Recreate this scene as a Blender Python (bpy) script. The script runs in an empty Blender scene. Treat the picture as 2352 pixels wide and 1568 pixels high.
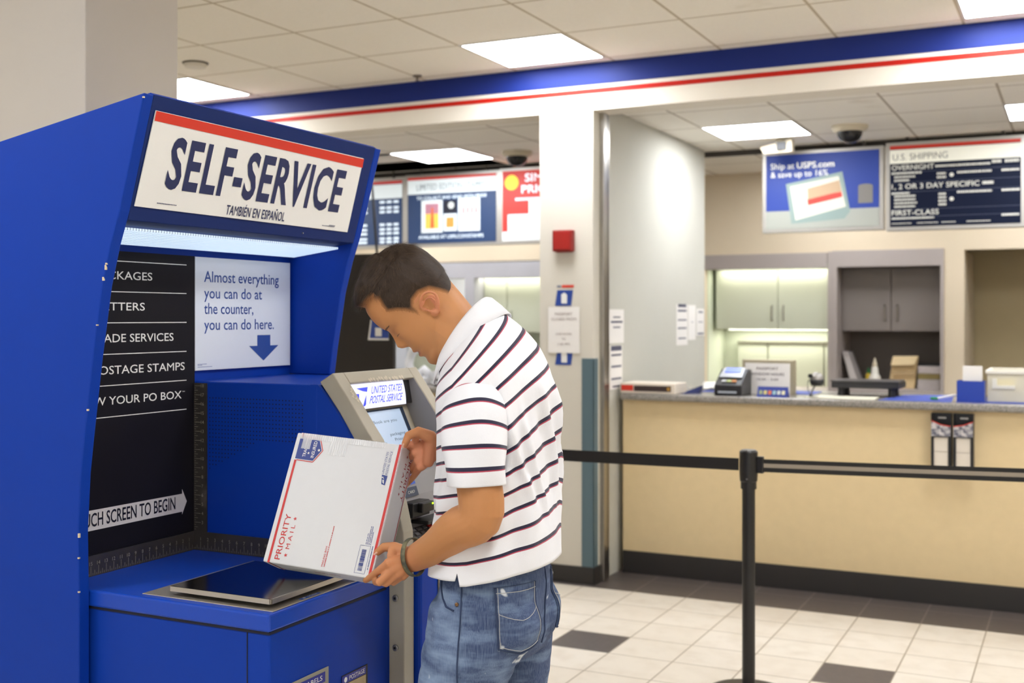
import bpy, bmesh, math, random
import numpy as np
from mathutils import Vector, Matrix, noise
from mathutils.bvhtree import BVHTree

scene = bpy.context.scene
COL = scene.collection
random.seed(7)
rng = np.random.default_rng(7)

# ------------------------------------------------------------------ camera
cam_d = bpy.data.cameras.new('camera')
cam = bpy.data.objects.new('camera', cam_d)
COL.objects.link(cam)
cam.location = (0, 0, 1.55)
cam.rotation_euler = (math.radians(90), 0, math.radians(26.2007))
cam_d.sensor_width = 36
cam_d.lens = 2650 / 2352 * 36
cam_d.shift_y = -(784 - 728) / 2352
cam_d.dof.use_dof = True
cam_d.dof.focus_distance = 2.72
cam_d.dof.aperture_fstop = 3.6
cam_d.clip_start = .05
scene.camera = cam

# ------------------------------------------------------------------ world and exposure
w = bpy.data.worlds.new('world')
scene.world = w
w.use_nodes = True
w.node_tree.nodes['Background'].inputs[0].default_value = (.97, 1, 1.05, 1)
wn = w.node_tree
wc_ = wn.nodes.new('ShaderNodeTexCoord'); ws_ = wn.nodes.new('ShaderNodeSeparateXYZ'); wr_ = wn.nodes.new('ShaderNodeMapRange')
wn.links.new(wc_.outputs['Generated'], ws_.inputs[0]); wn.links.new(ws_.outputs[2], wr_.inputs[0])
wr_.inputs[1].default_value = -.3; wr_.inputs[2].default_value = .15; wr_.inputs[3].default_value = 1.7; wr_.inputs[4].default_value = .45
wn.links.new(wr_.outputs[0], wn.nodes['Background'].inputs[1])      # world light made brighter from below, added to lift the ceiling; dimmer above
scene.view_settings.view_transform = 'Standard'
scene.view_settings.look = 'None'
scene.view_settings.gamma = 1
scene.view_settings.exposure = 0.62
PANEL_LOBBY = 17.0
PANEL_SERVICE = 15.0
LIGHT_COL = (.97, 1.0, 1.06)

# ------------------------------------------------------------------ materials
def lin(c):
    return tuple((x / 255 / 12.92 if x / 255 <= .04045 else ((x / 255 + .055) / 1.055) ** 2.4) for x in c)

_M = {}
def bsdf(m):
    return m.node_tree.nodes['Principled BSDF']

class NT:
    def __init__(s, m):
        s.t = m.node_tree; s.n = s.t.nodes; s.l = s.t.links
    def new(s, kind, **kw):
        n = s.n.new(kind)
        for k, v in kw.items(): setattr(n, k, v)
        return n
    def put(s, sock, v):
        if hasattr(v, 'is_output') or hasattr(v, 'links') and not isinstance(v, (int, float, tuple)):
            s.l.new(v, sock)
        else:
            sock.default_value = v
    def math(s, op, a, b=0.0, c=None):
        n = s.new('ShaderNodeMath', operation=op)
        s.put(n.inputs[0], a); s.put(n.inputs[1], b)
        if c is not None: s.put(n.inputs[2], c)
        return n.outputs[0]
    def mix(s, f, a, b):
        n = s.new('ShaderNodeMix', data_type='RGBA')
        s.put(n.inputs[0], f); s.put(n.inputs[6], a); s.put(n.inputs[7], b)
        return n.outputs[2]
    def noise(s, scale, detail=3, vec=None, rough=.5):
        n = s.new('ShaderNodeTexNoise'); n.inputs['Scale'].default_value = scale
        n.inputs['Detail'].default_value = detail; n.inputs['Roughness'].default_value = rough
        if vec is not None: s.l.new(vec, n.inputs['Vector'])
        return n.outputs['Fac']
    def obj(s):
        return s.new('ShaderNodeTexCoord').outputs['Object']
    def xyz(s, v):
        n = s.new('ShaderNodeSeparateXYZ'); s.l.new(v, n.inputs[0]); return n.outputs
    def attr(s, name):
        return s.new('ShaderNodeAttribute', attribute_name=name).outputs['Fac']
    def bump(s, h, strength=.2, dist=.01):
        n = s.new('ShaderNodeBump'); n.inputs['Strength'].default_value = strength
        n.inputs['Distance'].default_value = dist; s.l.new(h, n.inputs['Height'])
        s.l.new(n.outputs[0], s.n['Principled BSDF'].inputs['Normal'])
    def ramp(s, f, lo, hi):
        n = s.new('ShaderNodeMapRange'); s.put(n.inputs[0], f)
        n.inputs[1].default_value = lo; n.inputs[2].default_value = hi
        return n.outputs[0]

def c4(c, k=1.0):
    r = lin(c); return (r[0] * k, r[1] * k, r[2] * k, 1)

def M(name, col=None, rough=.5, metal=0, emit=0, ecol=None, var=.06, scale=6, bump=0, bscale=200, spec=.5, coat=0, alpha=1, sss=0):
    """procedural material: a base colour broken up by soft noise, optional fine bump"""
    if name in _M: return _M[name]
    m = bpy.data.materials.new(name); m.use_nodes = True
    _M[name] = m
    b = bsdf(m); t = NT(m)
    b.inputs['Roughness'].default_value = rough
    b.inputs['Metallic'].default_value = metal
    b.inputs['Specular IOR Level'].default_value = spec
    b.inputs['Coat Weight'].default_value = coat
    if sss:
        b.inputs['Subsurface Weight'].default_value = sss
        b.inputs['Subsurface Radius'].default_value = (.012, .005, .003)
        b.inputs['Subsurface Scale'].default_value = 1.0
    if col is not None:
        v = t.obj()
        f = t.noise(scale, 3, v)
        colr = t.mix(f, c4(col, 1 - var), c4(col, 1 + var))
        t.l.new(colr, b.inputs['Base Color'])
        if bump:
            t.bump(t.noise(bscale, 2, v), bump, .002)
    if emit:
        b.inputs['Emission Strength'].default_value = emit
        b.inputs['Emission Color'].default_value = (*(ecol or lin(col)), 1)
    if alpha < 1:
        b.inputs['Alpha'].default_value = alpha
    return m

# ------------------------------------------------------------------ mesh builder
_TXT = {}
def _raw_text(s, bold=0.0, space=1.0):
    cu = bpy.data.curves.new('t', 'FONT'); cu.body = s; cu.size = 1; cu.offset = bold
    cu.resolution_u = 3; cu.space_character = space
    o = bpy.data.objects.new('t', cu)
    me = bpy.data.meshes.new_from_object(o)
    vs = [(v.co.x, v.co.y) for v in me.vertices]; fs = [tuple(p.vertices) for p in me.polygons]
    bpy.data.objects.remove(o); bpy.data.curves.remove(cu); bpy.data.meshes.remove(me)
    return vs, fs
def text_geo(s, bold=0.0, space=1.0):
    """outline geometry of a line of text; M keeps its plain weight, as the font's own offset folds it"""
    k = (s, bold, space)
    if k in _TXT: return _TXT[k]
    if 'M' not in s or bold == 0:
        _TXT[k] = _raw_text(s, bold, space); return _TXT[k]
    i0 = max(p[0] for p in _raw_text('I')[0]); vs, fs = [], []
    for i, c in enumerate(s):
        if c == ' ': continue
        pre = _raw_text(s[:i] + 'I', 0, space)[0]; off = max(p[0] for p in pre) - i0
        for dx in (0,):
            gv, gf = _raw_text(c, 0 if c == 'M' else bold); n = len(vs)
            vs += [(p[0] + off + dx, p[1]) for p in gv]; fs += [tuple(q + n for q in f) for f in gf]
    _TXT[k] = (vs, fs); return _TXT[k]
_h = text_geo('H'); CAP = max(v[1] for v in _h[0])

class MB:
    def __init__(s):
        s.v = []; s.f = []; s.m = []; s.at = {}
    def add(s, vs, fs, mat=0):
        o = len(s.v); s.v += [tuple(map(float, v)) for v in vs]
        for f in fs:
            s.f.append(tuple(i + o for i in f)); s.m.append(mat)
        return s
    def box(s, x0, x1, y0, y1, z0, z1, mat=0):
        vs = [(x, y, z) for x in (x0, x1) for y in (y0, y1) for z in (z0, z1)]
        return s.add(vs, [(0, 1, 3, 2), (4, 6, 7, 5), (0, 4, 5, 1), (2, 3, 7, 6), (0, 2, 6, 4), (1, 5, 7, 3)], mat)
    def obox(s, c, a, b, n, ha, hb, hn, mat=0):
        c, a, b, n = map(Vector, (c, a, b, n))
        vs = [c + a * i * ha + b * j * hb + n * k * hn for i in (-1, 1) for j in (-1, 1) for k in (-1, 1)]
        return s.add(vs, [(0, 1, 3, 2), (4, 6, 7, 5), (0, 4, 5, 1), (2, 3, 7, 6), (0, 2, 6, 4), (1, 5, 7, 3)], mat)
    def poly(s, pts, mat=0):
        return s.add(pts, [tuple(range(len(pts)))], mat)
    def prism(s, pts, d, mat=0):
        """closed polygon extruded along vector d"""
        n = len(pts); d = Vector(d); a = [Vector(p) for p in pts]; b = [p + d for p in a]
        fs = [tuple(range(n))[::-1], tuple(range(n, 2 * n))]
        fs += [(i, (i + 1) % n, n + (i + 1) % n, n + i) for i in range(n)]
        return s.add(a + b, fs, mat)
    def loft(s, rings, cap=True, closed=True, mat=0):
        n = len(rings[0]); vs = [p for r in rings for p in r]; fs = []
        for i in range(len(rings) - 1):
            for j in range(n if closed else n - 1):
                k = (j + 1) % n
                fs.append((i * n + j, i * n + k, (i + 1) * n + k, (i + 1) * n + j))
        if cap and closed:
            fs.append(tuple(range(n))[::-1]); fs.append(tuple(range((len(rings) - 1) * n, len(rings) * n)))
        return s.add(vs, fs, mat)
    def tube(s, pts, r, n=10, round_ends=False, mat=0, flat=None):
        """tapered tube along a path; r number or list; flat=(vec, ratio) squashes it along vec"""
        P = [Vector(p) for p in pts]
        R = [r] * len(P) if isinstance(r, (int, float)) else list(r)
        if round_ends:
            d0 = (P[0] - P[1]).normalized(); d1 = (P[-1] - P[-2]).normalized()
            a = [P[0] + d0 * R[0] * k for k in (.95, .7)]; ar = [R[0] * .3, R[0] * .75]
            b = [P[-1] + d1 * R[-1] * k for k in (.7, .95)]; br = [R[-1] * .75, R[-1] * .3]
            P = a + P + b; R = ar + R + br
        rings = []; up = None
        for i, p in enumerate(P):
            t = (P[min(i + 1, len(P) - 1)] - P[max(i - 1, 0)]).normalized()
            if up is None:
                up = Vector((0, 0, 1)) if abs(t.z) < .9 else Vector((1, 0, 0))
            up = (up - t * up.dot(t)).normalized()
            x = t.cross(up)
            ring = []
            for k in range(n):
                a = 2 * math.pi * k / n
                d = (up * math.cos(a) + x * math.sin(a)) * R[i]
                if flat is not None:
                    fv = Vector(flat[0]); d -= fv * d.dot(fv) * (1 - flat[1])
                ring.append(p + d)
            rings.append(ring)
        return s.loft(rings, mat=mat)
    def lathe(s, prof, c=(0, 0, 0), n=24, axis='z', mat=0):
        rings = []
        for r, h in prof:
            ring = []
            for k in range(n):
                a = 2 * math.pi * k / n; x, y = r * math.cos(a), r * math.sin(a)
                p = {'z': (x, y, h), 'y': (x, h, y), 'x': (h, x, y)}[axis]
                ring.append((p[0] + c[0], p[1] + c[1], p[2] + c[2]))
            rings.append(ring)
        return s.loft(rings, mat=mat)
    def disc(s, c, u, v, r, n=12, mat=0):
        c, u, v = Vector(c), Vector(u), Vector(v)
        return s.poly([c + u * r * math.cos(2 * math.pi * k / n) + v * r * math.sin(2 * math.pi * k / n) for k in range(n)], mat)
    def star(s, c, u, v, r, mat=0):
        c, u, v = Vector(c), Vector(u), Vector(v); pts = []
        for k in range(10):
            a = math.pi / 2 + k * math.pi / 5; q = r if k % 2 == 0 else r * .4
            pts.append(c + u * q * math.cos(a) + v * q * math.sin(a))
        s.add([c] + pts, [(0, 1 + k, 1 + (k + 1) % 10) for k in range(10)], mat); return s
    def rect(s, O, u, v, a0, a1, b0, b1, mat=0):
        O, u, v = Vector(O), Vector(u), Vector(v)
        return s.poly([O + u * a0 + v * b0, O + u * a1 + v * b0, O + u * a1 + v * b1, O + u * a0 + v * b1], mat)
    def text(s, st, O, u, v, cap, width=None, bold=0.0, align='l', shear=0, mat=0, space=1.0):
        vs, fs = text_geo(st, bold, space); O, u, v = Vector(O), Vector(u), Vector(v)
        if not vs: return s
        x0 = min(p[0] for p in vs); x1 = max(p[0] for p in vs); k = cap / CAP
        kx = width / (x1 - x0) if width else k
        off = {'l': 0, 'c': -.5 * (x1 - x0) * kx, 'r': -(x1 - x0) * kx}[align]
        return s.add([O + u * ((p[0] - x0) * kx + off + shear * p[1] * k) + v * (p[1] * k) for p in vs], fs, mat)
    def build(s, name, mats, parent=None, smooth=False, bevel=0, label=None, fix=True):
        me = bpy.data.meshes.new(name); me.from_pydata(s.v, [], s.f)
        if not isinstance(mats, (list, tuple)): mats = [mats]
        for m in mats: me.materials.append(m)
        me.polygons.foreach_set('material_index', s.m)
        if fix:
            bm = bmesh.new(); bm.from_mesh(me); bmesh.ops.recalc_face_normals(bm, faces=bm.faces); bm.to_mesh(me); bm.free()
        if smooth: me.polygons.foreach_set('use_smooth', [True] * len(me.polygons))
        for k, vals in s.at.items():
            a = me.attributes.new(k, 'FLOAT', 'POINT'); a.data.foreach_set('value', vals)
        o = bpy.data.objects.new(name, me); COL.objects.link(o)
        if bevel:
            b = o.modifiers.new('bevel', 'BEVEL'); b.width = bevel; b.segments = 2; b.limit_method = 'ANGLE'
        if parent is not None: o.parent = parent
        if label: o['label'] = label
        return o

def tag(o, label, cat, group=None, kind=None):
    o['label'] = label; o['category'] = cat
    if group: o['group'] = group
    if kind: o['kind'] = kind
    return o
def thing(name, label, cat, loc=(0, 0, 0), rz=0, group=None):
    o = bpy.data.objects.new(name, None); COL.objects.link(o)
    o.location = loc; o.rotation_euler = (0, 0, rz); o.empty_display_size = .1
    return tag(o, label, cat, group)
def struct(o):
    o['kind'] = 'structure'; return o
def copy_tree(o, parent=None):
    c = o.copy(); COL.objects.link(c)
    if parent is not None: c.parent = parent
    for ch in [x for x in bpy.data.objects if x.parent == o]: copy_tree(ch, c)
    return c
def catmull(ts, xs, n):
    """dense smooth resample of rows xs given at parameters ts"""
    ts = np.array(ts, float); xs = np.array(xs, float); q = np.linspace(ts[0], ts[-1], n)
    return q, csp(ts, xs, q)
def csp(ts, xs, q):
    ts = np.array(ts, float); xs = np.array(xs, float)
    d = np.gradient(xs, ts, axis=0)
    i = np.clip(np.searchsorted(ts, q, side='right') - 1, 0, len(ts) - 2)
    h = ts[i + 1] - ts[i]; t = (q - ts[i]) / h
    if xs.ndim > 1: t = t[:, None]; h = h[:, None]
    return ((2*t**3-3*t**2+1)*xs[i] + (t**3-2*t**2+t)*h*d[i] + (-2*t**3+3*t**2)*xs[i+1] + (t**3-t**2)*h*d[i+1])

X, Y, Z = Vector((1, 0, 0)), Vector((0, 1, 0)), Vector((0, 0, 1))
# ------------------------------------------------------------------ setting materials
wall_paint = M('wall_paint', (226, 217, 200), .75, var=.03, scale=3, bump=.05, bscale=300)
pillar_paint = M('pillar_paint', (202, 194, 182), .8, var=.03, scale=3, bump=.08, bscale=250)
tan_paint = M('tan_laminate', (226, 202, 156), .6, var=.05, scale=18, bump=.04, bscale=400)
black_rubber = M('black_rubber', (44, 41, 39), .5, var=.08)
blue_paint = M('fascia_blue', (26, 44, 118), .5, var=.03, spec=.2)
red_paint = M('fascia_red', (196, 34, 20), .5, var=.03, spec=.2)
silver = M('brushed_aluminium', (190, 186, 178), .35, 1, var=.04)
grey_frame = M('grey_laminate', (170, 160, 154), .6, var=.03)

def floor_mat():
    m = M('floor_tiles'); t = NT(m); b = bsdf(m)
    o = t.obj(); x, y, _ = t.xyz(o)
    gx = t.math('DIVIDE', t.math('ADD', x, 2.26), .3077); gy = t.math('DIVIDE', t.math('SUBTRACT', 6.145, y), .2925)
    cx, cy = t.math('FLOOR', gx), t.math('FLOOR', gy); fx, fy = t.math('FRACT', gx), t.math('FRACT', gy)
    ex = t.math('MINIMUM', fx, t.math('SUBTRACT', 1, fx)); ey = t.math('MINIMUM', fy, t.math('SUBTRACT', 1, fy))
    grout = t.math('LESS_THAN', t.math('MINIMUM', ex, ey), .011)
    mx = t.math('COMPARE', t.math('FLOORED_MODULO', cx, 4.0), 0.0, .1); my = t.math('COMPARE', t.math('FLOORED_MODULO', cy, 4.0), 3.0, .1)
    dark = t.math('MAXIMUM', t.math('MULTIPLY', mx, my), t.math('GREATER_THAN', y, 6.145))
    wn = t.new('ShaderNodeTexWhiteNoise', noise_dimensions='2D')
    cmb = t.new('ShaderNodeCombineXYZ'); t.l.new(cx, cmb.inputs[0]); t.l.new(cy, cmb.inputs[1]); t.l.new(cmb.outputs[0], wn.inputs['Vector'])
    light = t.mix(wn.outputs['Value'], c4((214, 204, 188)), c4((221, 213, 199)))
    light = t.mix(t.ramp(t.noise(9, 4, o), .45, .8), light, c4((206, 195, 178)))
    drk = t.mix(t.noise(30, 3, o), c4((74, 66, 63)), c4((92, 84, 81)))
    col = t.mix(dark, light, drk)
    gcol = t.mix(dark, c4((150, 136, 114)), c4((120, 111, 104)))
    t.l.new(t.mix(grout, col, gcol), b.inputs['Base Color'])
    b.inputs['Roughness'].default_value = .42
    t.bump(t.math('SUBTRACT', 1, grout), .3, .002)
    return m
def ceil_mat(name, x0, dx, y0, dy, col, line):
    m = M(name); t = NT(m); b = bsdf(m); o = t.obj(); x, y, _ = t.xyz(o)
    gx = t.math('FRACT', t.math('DIVIDE', t.math('SUBTRACT', x, x0), dx)); gy = t.math('FRACT', t.math('DIVIDE', t.math('SUBTRACT', y, y0), dy))
    ex = t.math('MINIMUM', gx, t.math('SUBTRACT', 1, gx)); ey = t.math('MINIMUM', gy, t.math('SUBTRACT', 1, gy))
    ln = t.math('LESS_THAN', t.math('MINIMUM', ex, ey), .012)
    n = t.noise(2.2, 4, o); stain = t.ramp(n, .66, .8)
    base = t.mix(t.noise(60, 2, o), c4(col, .96), c4(col, 1.03))
    base = t.mix(t.math('MULTIPLY', stain, .35), base, c4((178, 158, 118)))
    t.l.new(t.mix(ln, base, c4(line)), b.inputs['Base Color'])
    b.inputs['Roughness'].default_value = .9
    t.bump(t.noise(350, 2, o), .12, .003)
    return m

# ------------------------------------------------------------------ shell
struct(MB().box(-7.6, 4.6, -5, 11.2, -.1, 0).build('floor', floor_mat()))
lobby_tile = ceil_mat('ceiling_tile', -2.395, .6245, 5.48, .625, (250, 244, 230), (198, 185, 158))
serv_tile = ceil_mat('service_ceiling_tile', -1.63, .615, 6.78, .612, (248, 242, 230), (184, 172, 152))
struct(MB().box(-7.6, 4.6, -5, 6.2, 3.02, 3.08).build('ceiling', lobby_tile))
b = MB(); T0, T1 = 2.8, 2.806                          # an opening of two missing tiles in the left bay
b.box(-7.6, 4.6, 6.4, 7.5, T0, T1)
b.box(-7.6, -5.4, 7.5, 8.1, T0, T1); b.box(-4.76, 4.6, 7.5, 8.1, T0, T1)
b.box(-7.6, -5.75, 8.1, 8.49, T0, T1); b.box(-4.2, 4.6, 8.1, 8.49, T0, T1)
b.box(-7.6, 4.6, 8.49, 10.9, T0, T1)
struct(b.build('ceiling_service', serv_tile))
void = M('plenum_shade', (14, 13, 12), .95, spec=.05)  # near-black box added around the opening: the plenum's shade put into its colour
x0, x1, y0, y1 = -5.9, -4.1, 7.4, 8.6
struct(MB().box(x0, x1, y0, y1, 3.3, 3.34).box(x0, x0 + .03, y0, y1, T1, 3.3).box(x1 - .03, x1, y0, y1, T1, 3.3).box(x0, x1, y0, y0 + .03, T1, 3.3).box(x0, x1, y1 - .03, y1, T1, 3.3).build('ceiling_void', void))
struct(MB().prism([(-5.38, 7.66, 2.803), (-4.80, 7.66, 2.803), (-4.80, 8.05, 2.815), (-5.38, 8.05, 2.815)], (0, 0, .012)).build('ceiling_loose_tile', serv_tile))
struct(MB().box(-7.7, -7.6, -5, 11.2, 0, 3.1).build('wall_left', wall_paint))
struct(MB().box(4.6, 4.7, -5, 11.2, 0, 3.1).build('wall_right', wall_paint))  # unseen wall, added to keep outside light off the kiosk header
# fascia with its stripes
fascia = struct(MB().box(-7.6, 4.6, 6.2, 6.4, 2.748, 3.02).build('wall_fascia', M('fascia_paint', (240, 232, 216), .7, var=.02)))
MB().box(-7.6, 4.6, 6.195, 6.2, 2.896, 3.019).build('blue_stripe', blue_paint, fascia, label='deep blue painted stripe')
MB().box(-7.6, 4.6, 6.195, 6.2, 2.846, 2.872).build('red_stripe', red_paint, fascia, label='thin red painted stripe')
# column
column = struct(MB().box(-2.867, -2.528, 6.2, 6.4, 0, 2.748).build('wall_column', M('column_paint', (212, 206, 192), .75, var=.03, scale=3)))
teal = M('teal_guard', (86, 108, 116), .5)
MB().box(-2.597, -2.521, 6.194, 6.2, .1, 1.31).box(-2.528, -2.521, 6.194, 6.26, .1, 1.31).build('corner_guard', teal, column, bevel=.002, label='teal plastic corner guard')
MB().box(-2.873, -2.521, 6.192, 6.2, 0, .1).box(-2.528, -2.519, 6.192, 6.4, 0, .1).build('baseboard', black_rubber, column, bevel=.002)
# grille track beside the column
tr = MB().box(-2.528, -2.5, 6.30, 6.36, 0, 2.748).box(-2.528, -2.52, 6.36, 6.44, 0, 2.748)
struct(tr.build('trim_1', M('track_steel', (176, 172, 165), .3, 1), bevel=.003))
struct(MB().box(-2.528, -2.512, 6.362, 6.4, .0, 2.748).build('trim_2', M('track_slot', (46, 42, 38), .6)))
# partition wall between the two bays
struct(MB().box(-2.66, -2.53, 6.4, 8.42, 0, 2.8).build('wall_partition', M('partition_paint', (196, 194, 182), .85, var=.02)))
# service back wall with recessed niches
YB = 9.9
bw = MB()
bw.box(-7.6, 4.6, YB, YB + .06, 2.09, 2.8)
bw.box(-4.3, -2.97, YB, YB + .06, 0, 2.09)
bw.box(-.984, -.83, YB, YB + .9, 0, 2.09)
bw.box(-7.6, -6.6, YB, YB + .06, 0, 2.09)
bw.box(1.4, 4.6, YB, YB + .06, 0, 2.09)
struct(bw.build('wall_back', M('back_wall_paint', (219, 203, 176), .75, var=.03, scale=4)))
struct(MB().box(-7.6, 4.6, 10.85, 10.9, 0, 2.8).build('wall_recess', M('recess_paint', (196, 180, 142), .8)))
fr = MB()
fr.box(-2.97, -1.91, YB - .01, YB + .08, 1.968, 2.095); fr.box(-1.905, -1.867, YB - .01, YB + .6, .9, 2.1)
fr.box(-1.867, -.984, YB - .012, YB + .08, 1.968, 2.106); fr.box(-1.011, -.984, YB - .012, YB + .6, .9, 1.97); fr.box(-1.867, -1.827, YB - .012, YB + .6, .9, 1.97)
struct(fr.build('trim_3', grey_frame, bevel=.002))
fr = MB(); fr.box(-6.6, -4.3, YB - .01, YB + .08, 1.928, 2.08); fr.box(-5.383, -5.277, YB - .01, YB + .6, .9, 1.93)
struct(fr.build('trim_4', M('grey_laminate_cool', (176, 174, 178), .6), bevel=.002))
niche_pale = M('niche_pale_green', (205, 210, 188), .5, var=.02)
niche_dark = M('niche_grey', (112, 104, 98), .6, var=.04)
struct(MB().box(-2.97, -1.9, 10.5, 10.54, .9, 2.0).box(-3.0, -2.962, YB + .06, 10.54, .9, 2.0).build('wall_niche_pale', niche_pale))
struct(MB().box(-2.97, -1.905, YB, 10.5, 1.975, 2.0).build('ceiling_niche_pale', niche_pale))
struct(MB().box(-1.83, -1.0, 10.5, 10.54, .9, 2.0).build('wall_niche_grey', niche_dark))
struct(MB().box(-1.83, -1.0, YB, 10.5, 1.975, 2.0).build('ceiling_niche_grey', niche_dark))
struct(MB().box(-6.6, -4.3, 10.5, 10.54, .9, 2.0).build('wall_niche_far', niche_pale))
struct(MB().box(-6.6, -4.3, YB, 10.5, 1.975, 2.0).build('ceiling_niche_far', niche_pale))
struct(MB().box(-2.63, 4.6, 8.5, 8.52, 2.76, 2.8).build('trim_5', M('shadow_gap', (60, 54, 48), .8)))
struct(MB().box(-7.6, -2.67, 8.5, 8.52, 2.76, 2.8).build('trim_6', M('shadow_gap')))
# big pillar behind the kiosk
struct(MB().box(-4.3, -2.9, 2.752, 3.182, 0, 3.02).build('wall_pillar', pillar_paint, bevel=.004))

# ------------------------------------------------------------------ ceiling lights
diff_cache = {}
def diffuser_mat(strength, name):
    m = M(name); t = NT(m); b = bsdf(m); o = t.obj(); x, y, _ = t.xyz(o)
    f = t.math('FRACT', t.math('MULTIPLY', x, 10)); n = t.noise(4, 2, o)
    b.inputs['Base Color'].default_value = (.9, .9, .9, 1)
    b.inputs['Emission Color'].default_value = (*LIGHT_COL, 1)
    s = t.math('MULTIPLY', t.math('ADD', .88, t.math('MULTIPLY', n, .24)), strength)
    t.l.new(s, b.inputs['Emission Strength'])
    return m
lamp_frame = M('lamp_frame', (205, 200, 190), .5)
def ceiling_light(x, y, z, label, group, mat, size=.585):
    t = thing('ceiling_light', label, 'ceiling light', (x, y, z), 0, group)
    h = size / 2; f = MB()
    f.box(-h - .012, h + .012, -h - .012, -h, -.006, 0).box(-h - .012, h + .012, h, h + .012, -.006, 0)
    f.box(-h - .012, -h, -h, h, -.006, 0).box(h, h + .012, -h, h, -.006, 0)
    f.build('frame', lamp_frame, t)
    d = MB().box(-h, h, -h, h, -.004, -.001)
    d.build('diffuser', mat, t, label='glowing white prismatic diffuser')
    return t
dm_l = diffuser_mat(PANEL_LOBBY, 'lobby_diffuser'); dm_s = diffuser_mat(PANEL_SERVICE, 'service_diffuser'); dm_b = diffuser_mat(PANEL_SERVICE * .72, 'back_diffuser')
LOB = 'square lobby ceiling lights'
ceiling_light(-2.707, 5.77, 3.02, 'square lobby ceiling light in front of the blue fascia, above the person', LOB, dm_l)
ceiling_light(-5.205, 5.77, 3.02, 'lobby ceiling light half hidden by the pale pillar above the kiosk', LOB, dm_l)
ceiling_light(-.21, 5.77, 3.02, 'lobby ceiling light cut off at the top right corner of the photo', LOB, dm_l)
for lx in (-5.205, -2.707, -.21, 2.29):
    for ly in (3.27, .77):
        if lx < -5 and ly > 1 or (lx < -2 and lx > -3 and ly > 3): continue
        ceiling_light(lx, ly, 3.02, 'square lobby ceiling light overhead, outside the picture', 'lobby ceiling lights overhead', dm_l)
ceiling_light(2.29, 5.77, 3.02, 'square lobby ceiling light far to the right, outside the picture', 'lobby ceiling lights overhead', dm_l)
SER = 'square service area ceiling lights'
ceiling_light(-1.94, 7.67, 2.8, 'square ceiling light behind the fascia, beside the right dome camera', SER, dm_s)
ceiling_light(-.1, 7.67, 2.8, 'square ceiling light behind the fascia at the right edge of the photo', SER, dm_s)
ceiling_light(-4.43, 7.78, 2.8, 'square ceiling light above the stamp sign in the left bay', SER, dm_s)
for lx, ly in ((1.75, 7.67), (-6.3, 7.78)):
    ceiling_light(lx, ly, 2.8, 'square service ceiling light outside the picture', 'service ceiling lights out of view', dm_s)
for lx in (-1.76, -.2, -4.75, -5.9):
    ceiling_light(lx, 9.15, 2.8, 'square ceiling light hidden behind the menu signs, lighting the back wall', 'ceiling lights behind the menu signs', dm_b)
# ------------------------------------------------------------------ self-service kiosk
kblue = M('kiosk_blue', (11, 56, 156), .45, var=.05, scale=5, bump=.05, bscale=500, spec=.16)
kblue_shaded = M('kiosk_blue_shaded', (27, 45, 100), .5, var=.03, bump=.04, bscale=500, spec=.15)  # same kiosk blue, darkened for the shade on the leaning header
kwhite = M('sign_white', (236, 234, 228), .5, var=.01)
ink = M('ink_navy', (29, 40, 86), .5, var=.02)
inkblue = M('ink_blue', (42, 76, 150), .5, var=.02)
kred = M('sign_red', (214, 52, 32), .45, var=.02)
white_ink = M('ink_white', (232, 230, 224), .5, var=.01)
black_graphic = M('graphic_black', (27, 25, 30), .45, var=.05, spec=.12)
seam = M('seam_dark', (10, 14, 40), .7)
steel = M('stainless', (158, 154, 148), .17, 1, var=.03, scale=30)
steel_edge = M('stainless_edge', (200, 194, 184), .3, 1)
steel_plate = M('stainless_base', (206, 198, 184), .5, 1)
ruler_mat = M('smoky_ruler', (98, 91, 84), .3, .7, var=.2, scale=12)
tick = M('ruler_ticks', (158, 150, 132), .5)
console_paint = M('console_grey', (168, 160, 142), .55, var=.05, scale=20, bump=.1, bscale=700)
console_in = M('console_inner_grey', (140, 137, 138), .55, var=.04, bump=.06, bscale=700)
blackp = M('black_plastic', (22, 21, 22), .4)
chip = M('bare_wood_chip', (214, 196, 160), .8)

kiosk = thing('self_service_kiosk', 'tall blue self service postal kiosk with leaning lit header beside the person', 'kiosk', (0, 0, 0))
profile = [(-2.117, 0), (-2.117, .9), (-2.12, 1.04), (-2.111, 1.18), (-2.099, 1.27), (-2.072, 1.454), (-2.043, 1.622), (-2.016, 1.72), (-1.988, 1.797), (-1.914, 2.062)]
back_x = -2.82
def side_panel(y0, y1):
    pts = [(x, y0, z) for x, z in profile] + [(back_x, y0, 2.062 - .17 * (-1.914 - back_x)), (back_x, y0, 0)]
    return MB().prism(pts, (0, y1 - y0, 0)).build('side_panel', kblue, kiosk, bevel=.003)
near = side_panel(1.99, 2.022)
far_pts = [(x, 2.955, z) for x, z in profile[1:]] + [(back_x, 2.955, 1.908), (back_x, 2.955, .9)]
MB().prism([(x, y, max(z, 1.372)) if z < 1.372 else (x, y, z) for x, y, z in [(-2.084, 2.955, 1.372)] + [p for p in far_pts if p[2] > 1.372] + [(back_x, 2.955, 1.372)]], (0, .03, 0)).build('side_panel', kblue, kiosk, bevel=.003)
# paint chips along the front edge of the near panel
for (x, z, h) in [(-2.0405, 1.635, .012), (-2.033, 1.66, .016), (-2.031, 1.672, .006), (-2.118, 1.03, .014), (-1.917, 2.05, .005), (-2.06, 1.53, .004), (-2.119, .98, .005), (-2.1185, .9, .005), (-2.09, 1.33, .006)]:
    MB().box(x - .002, x + .0022, 1.9892, 1.9935, z, z + h * .7).build('paint_chip', chip, near, label='chipped bare edge showing pale core')
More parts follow.
